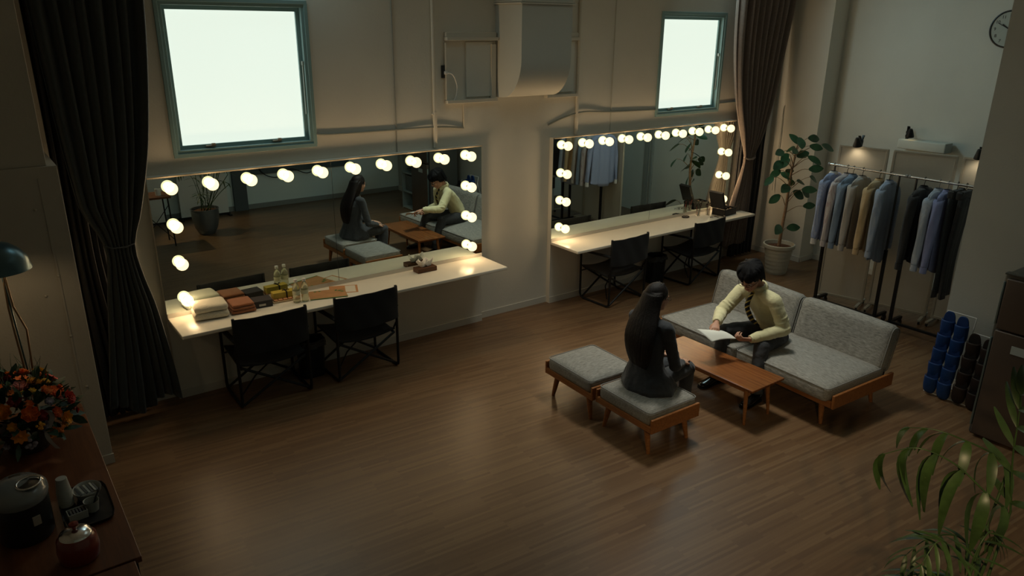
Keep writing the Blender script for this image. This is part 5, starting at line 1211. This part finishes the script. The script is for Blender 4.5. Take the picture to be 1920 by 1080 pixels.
# electric hot water pot
HP = mat('pot_shell', (.16, .18, .19), .22, coat=.5); HB = mat('pot_black', (.012, .013, .014), .3)
e = thing('hot_water_pot', 'electric hot water pot with glossy grey lid and chrome ring at bottom left', 'water pot', (-.085, -2.47, TP), .0)
MB().lathe([(0, 0), (.105, 0), (.11, .01), (.112, .20), (.108, .205), (0, .205)], 40, sy=1.1).build('pot_body', HB, e, smooth='auto')
MB().lathe([(.112, .195), (.118, .215), (.116, .24), (.09, .265), (.045, .278), (0, .28)], 40, sy=1.12).build('top_cover', HP, e, smooth=True)
ld = MB().lathe([(0, 0), (.045, 0), (.046, .006), (0, .009)], 32, c=(.045, -.045, .270), sx=1, sy=1).build('lid_button', HB, e, smooth='auto')
MB().tube([(.045+.048*math.cos(a), -.045+.048*math.sin(a), .280+.006*math.cos(a-.8)) for a in [2*PI*k/28 for k in range(29)]], .005, 8, caps=False).build('chrome_ring', CHROME, ld, smooth=True)
MB().box((.0, .055, .272), (.05, .03, .012), bev=.004).build('control_panel', HB, e)
MB().box((.045, -.116, .12), (.032, .006, .045), rot=(0, 0, .3)).build('paper_label', mat('label_cream', (.35, .32, .28), .7), e)
MB().tube(spline([(-.10, 0, .24), (-.13, 0, .20), (-.12, 0, .1)], 5), .01, 8).build('handle', HB, e, smooth=True)
# tray with cups
e = thing('serving_tray', 'black rectangular tray holding paper cups and stirrers', 'tray', (.163, -2.40, TP), .0)
n = 32; mb = MB(); vs = []
for r_, z in ((.93, .004), (1.0, .018), (1.0, .014), (.95, 0)):
    for j in range(n):
        a = 2*PI*j/n; c, s_ = math.cos(a), math.sin(a); q = (abs(c)**6+abs(s_)**6)**(-1/6); vs.append((.108*r_*q*c, .19*r_*q*s_, z))
mb.add(vs, [(i*n+j, i*n+(j+1) % n, (i+1)*n+(j+1) % n, (i+1)*n+j) for i in range(3) for j in range(n)]+[tuple(range(n-1, -1, -1)), tuple(3*n+j for j in range(n))]); mb.build('tray_body', mat('tray_black', (.010, .010, .011), .35), e, smooth='auto')
PC = mat('paper_cup', (.34, .36, .34), .6); ZT = TP+.0045
st = None
for k in range(7):
    o = MB().lathe([(0, .0), (.024, .0), (.0245, .003), (.033, .072), (.0345, .074), (.0325, .075), (.0235, .005), (0, .005)][::1], 28).build('paper_cup', PC, None, smooth='auto')
    o.rotation_euler = (PI, 0, 0); o.location = (.088, -2.335, ZT+.0755+.0125*k+.0002)
    tag(o, 'white paper cup in the upturned stack on the tray' + (', topmost' if k == 6 else ', lowest' if k == 0 else ', one of the middle ones'), 'cup', 'stacked paper cups')
e = thing('stirrer_basket', 'round pale bowl with wrapped sugar and stirrers at the back of the tray', 'bowl', (.185, -2.315, ZT), 0)
MB().lathe([(0, 0), (.045, 0), (.062, .045), (.064, .046), (.060, .043), (.043, .004), (0, .004)], 36, sy=1.15).build('bowl_body', PC, e, smooth='auto')
for k in range(7): MB().box((-.02+.013*k-.02, .005*(k % 2), .038+.002*(k % 3)), (.009, .075, .004), rot=(.1, .05*k-.15, .25)).build('stirrer', mat('stick_pack', (.40, .42, .40), .6) if k % 2 else mat('stick_dark', (.06, .07, .08), .6), e)
e = thing('cream_cup', 'small white cup with a dark spoon on the tray', 'cup', (.185, -2.455, ZT), 0)
MB().lathe([(0, 0), (.026, 0), (.034, .055), (.035, .056), (.032, .054), (.0245, .004), (0, .004)], 28).build('cup_body', PC, e, smooth='auto')
MB().tube([(0, 0, .01), (.025, .02, .058), (.05, .04, .085)], [.004, .004, .007], 8).build('spoon', HB, e, smooth=True)
e = thing('sachet_box', 'small white open box at the front of the tray', 'box', (.118, -2.48, ZT), .1)
mb = MB().box((0, 0, .003), (.08, .055, .006)); 
for s in (-1, 1): mb.box((0, s*.027, .02), (.08, .004, .04), bev=.0015); mb.box((s*.039, 0, .02), (.004, .055, .04), bev=.0015)
mb.build('box_body', PC, e)
for k in range(5): MB().box((-.026+.013*k, 0, .022), (.008, .045, .032), rot=(0, .1, 0)).build('sachet', mat('sachet_dark', (.05, .05, .055), .6), e)
# red kettle
RK = mat('kettle_red', (.16, .018, .010), .28, coat=.6)
e = thing('canister', 'dark red round canister with shiny chrome lid at the bottom left', 'canister', (.085, -2.80, TP))
MB().lathe([(0, 0), (.07, 0), (.078, .01), (.084, .06), (.078, .11), (.066, .125), (0, .125)], 40).build('canister_body', RK, e, smooth='auto')
l = MB().lathe([(.066, .125), (.062, .135), (.04, .148), (0, .153)], 40).build('lid', CHROME, e, smooth=True)
MB().lathe([(0, .152), (.008, .153), (.009, .165), (.019, .172), (.019, .18), (0, .184)], 24).build('lid_knob', RK, l, smooth='auto')
tag(MB().lathe([(0, 0), (.05, 0), (.052, .008), (.052, .05), (0, .06)], 28).build('black_tin', HB, None, smooth='auto', loc=(.10, -3.13, TP)), 'black round tin on the second side table at the bottom edge', 'tin')
# ------------------------------------------------------------------ palm in the foreground (its pot shows in the left mirror)
def palm():
    e = thing('potted_palm', 'feathery palm in a grey metal pot, arching in at the lower right', 'plant', (2.74, -5.27, 0))
    MB().lathe([(0, 0), (.105, 0), (.115, .01), (.16, .10), (.188, .22), (.195, .32), (.192, .37), (.200, .378), (.198, .385), (.185, .383), (.182, .34), (0, .33)], 44).build('plant_pot', mat('pot_grey_metal', (.16, .18, .19), .35, metal=.5), e, smooth='auto')
    MB().lathe([(0, .352), (.1, .350), (.184, .345)], 30).build('soil', SOIL, e, smooth=True)
    O = V((2.74, -5.27, 0)); rnd = random.Random(77)
    def frond(root, pts, L, W, nl, up_=(0, 0, 1), seedv=0, fan=.9, droop=.5, stemr=.006, hang=0):
        rc = spline([V(p)-O for p in pts], 6); mb = MB()
        st = spline([V((root[0], root[1], .35)), lerp(V((root[0], root[1], .35)), rc[0], .5)+V((.02, 0, .05)), rc[0]], 4)
        mb.tube(st[:-1]+rc, [stemr]*(len(st)-1)+[lerp(stemr*.8, .0015, i/(len(rc)-1)) for i in range(len(rc))], 8)
        for i in range(nl):
            t = .08+.9*i/(nl-1); k = min(len(rc)-2, int(t*(len(rc)-1))); c = lerp(rc[k], rc[k+1], t*(len(rc)-1)-k); d = (rc[k+1]-rc[k]).normalized()
            sd = d.cross(V(up_)).normalized()
            for s in (-1, 1):
                ll = L*(.55+.55*math.sin(PI*min(1, t*.8+.15)))*rnd.uniform(.88, 1.1)
                dr = (sd*s*fan+d*(.45+.8*t*t)+V((0, 0, rnd.uniform(-.25, .05)-hang))).normalized()
                nrm = (V(up_)-dr*dr.dot(V(up_))).normalized()
                blade(mb, c, dr, nrm, ll, W*rnd.uniform(.85, 1.1), droop*rnd.uniform(.7, 1.3), n=7, fold=.25, shape=lambda q: math.sin(PI*min(1, q*.9+.06))**.7*(1-.25*q))
        return mb.build('frond', PALM, e, smooth=True)
    frond((.05, 0), [(3.018, -5.289, 1.2), (2.858, -5.257, 1.32), (2.787, -5.154, 1.42), (2.713, -5.043, 1.46), (2.664, -4.945, 1.40)], .20, .052, 6, droop=1.0, fan=.7, hang=.9)
    frond((.07, .03), [(3.14, -5.224, 1.3), (3.023, -5.192, 1.4), (2.882, -5.119, 1.48), (2.829, -5.04, 1.5), (2.80, -4.96, 1.48)], .14, .040, 6, droop=.8, fan=.7, hang=.6)
    frond((.05, -.04), [(3.10, -5.28, 1.15), (3.04, -5.258, 1.40), (2.99, -5.258, 1.58), (2.93, -5.263, 1.72)], .17, .034, 6, up_=(-.6, .3, .7), droop=.2)
    frond((.02, .05), [(3.122, -5.234, .85), (3.041, -5.144, .97), (2.879, -5.091, 1.0), (2.78, -5.058, .94)], .15, .022, 7, droop=.4)
    frond((.0, .06), [(3.118, -5.184, .72), (2.96, -5.12, .80), (2.82, -5.06, .82), (2.70, -5.0, .76)], .14, .022, 7, droop=.5)
    for k in range(6):
        a = k*PI/3+.9; hh = rnd.uniform(.75, 1.15); R = rnd.uniform(.22, .36); c, s_ = math.cos(a), math.sin(a)
        if c > .2: R *= .7
        if s_ > .3: hh *= .72
        frond((.05*c, .05*s_), [(2.74+.06*c, -5.27+.06*s_, hh*.65), (2.74+.4*R*c, -5.27+.4*R*s_, hh), (2.74+.8*R*c, -5.27+.8*R*s_, hh+.10), (2.74+1.1*R*c, -5.27+1.1*R*s_, hh+.02)], .13, .020, 8, droop=.4, stemr=.005)
palm()
# small table with screens behind, on the camera side of the room (seen in the left mirror)
e = thing('small_table', 'small brown table on thin black legs, seen in the left mirror', 'table', (1.98, -5.02, 0))
MB().box((0, 0, .70), (.46, .42, .03), bev=.004).build('table_top', SIDEW, e)
for sx in (-1, 1):
    for sy in (-1, 1): MB().tube([(sx*.19, sy*.17, .69), (sx*.21, sy*.19, 0)], .010, 8).build('leg', BLACKM, e, smooth='auto')
MB().tube([(-.2, .18, .1), (.2, .18, .6)], .005, 6).tube([(.2, .18, .1), (-.2, .18, .6)], .005, 6).build('cross_brace', BLACKM, e, smooth='auto')
tag(MB().lathe([(0, 0), (.035, 0), (.04, .09), (.037, .09), (.032, .005), (0, .005)], 24).build('white_mug', WHITE, None, smooth='auto', loc=(2.08, -4.95, .7155)), 'white cup on the small brown table seen in the mirror', 'cup')
WB = mat('board_white', (.72, .75, .74), .6)
def board(x0, x1, y, label):
    e = thing('standing_board', label, 'board', ((x0+x1)/2, y, 0), 0, 'standing white boards by the camera side wall')
    MB().box((0, 0, .76), (x1-x0, .022, 1.44)).build('board_panel', WB, e); MB().box((0, 0, .03), (x1-x0+.04, .03, .03), bev=.004).build('bottom_rail', BLACKM, e)
    for s in (-1, 1): MB().box((s*(x1-x0)/2, 0, .012), (.04, .24, .022), bev=.006).build('foot', BLACKM, e)
board(2.62, 3.36, -6.28, 'standing white board behind the palm pot in the mirror')
board(1.55, 2.36, -6.16, 'standing white board behind the small table in the mirror')
tag(MB().tube(spline([(3.9, -6.425, .95), (4.0, -6.42, .62), (4.25, -6.42, .50), (4.5, -6.42, .62), (4.8, -6.42, .52), (5.0, -6.42, .64), (5.05, -6.425, .98)], 6), .008, 6).build('loose_cable', BLACKM, None, smooth=True), 'black cable looping along the far wall in the mirror', 'cable')
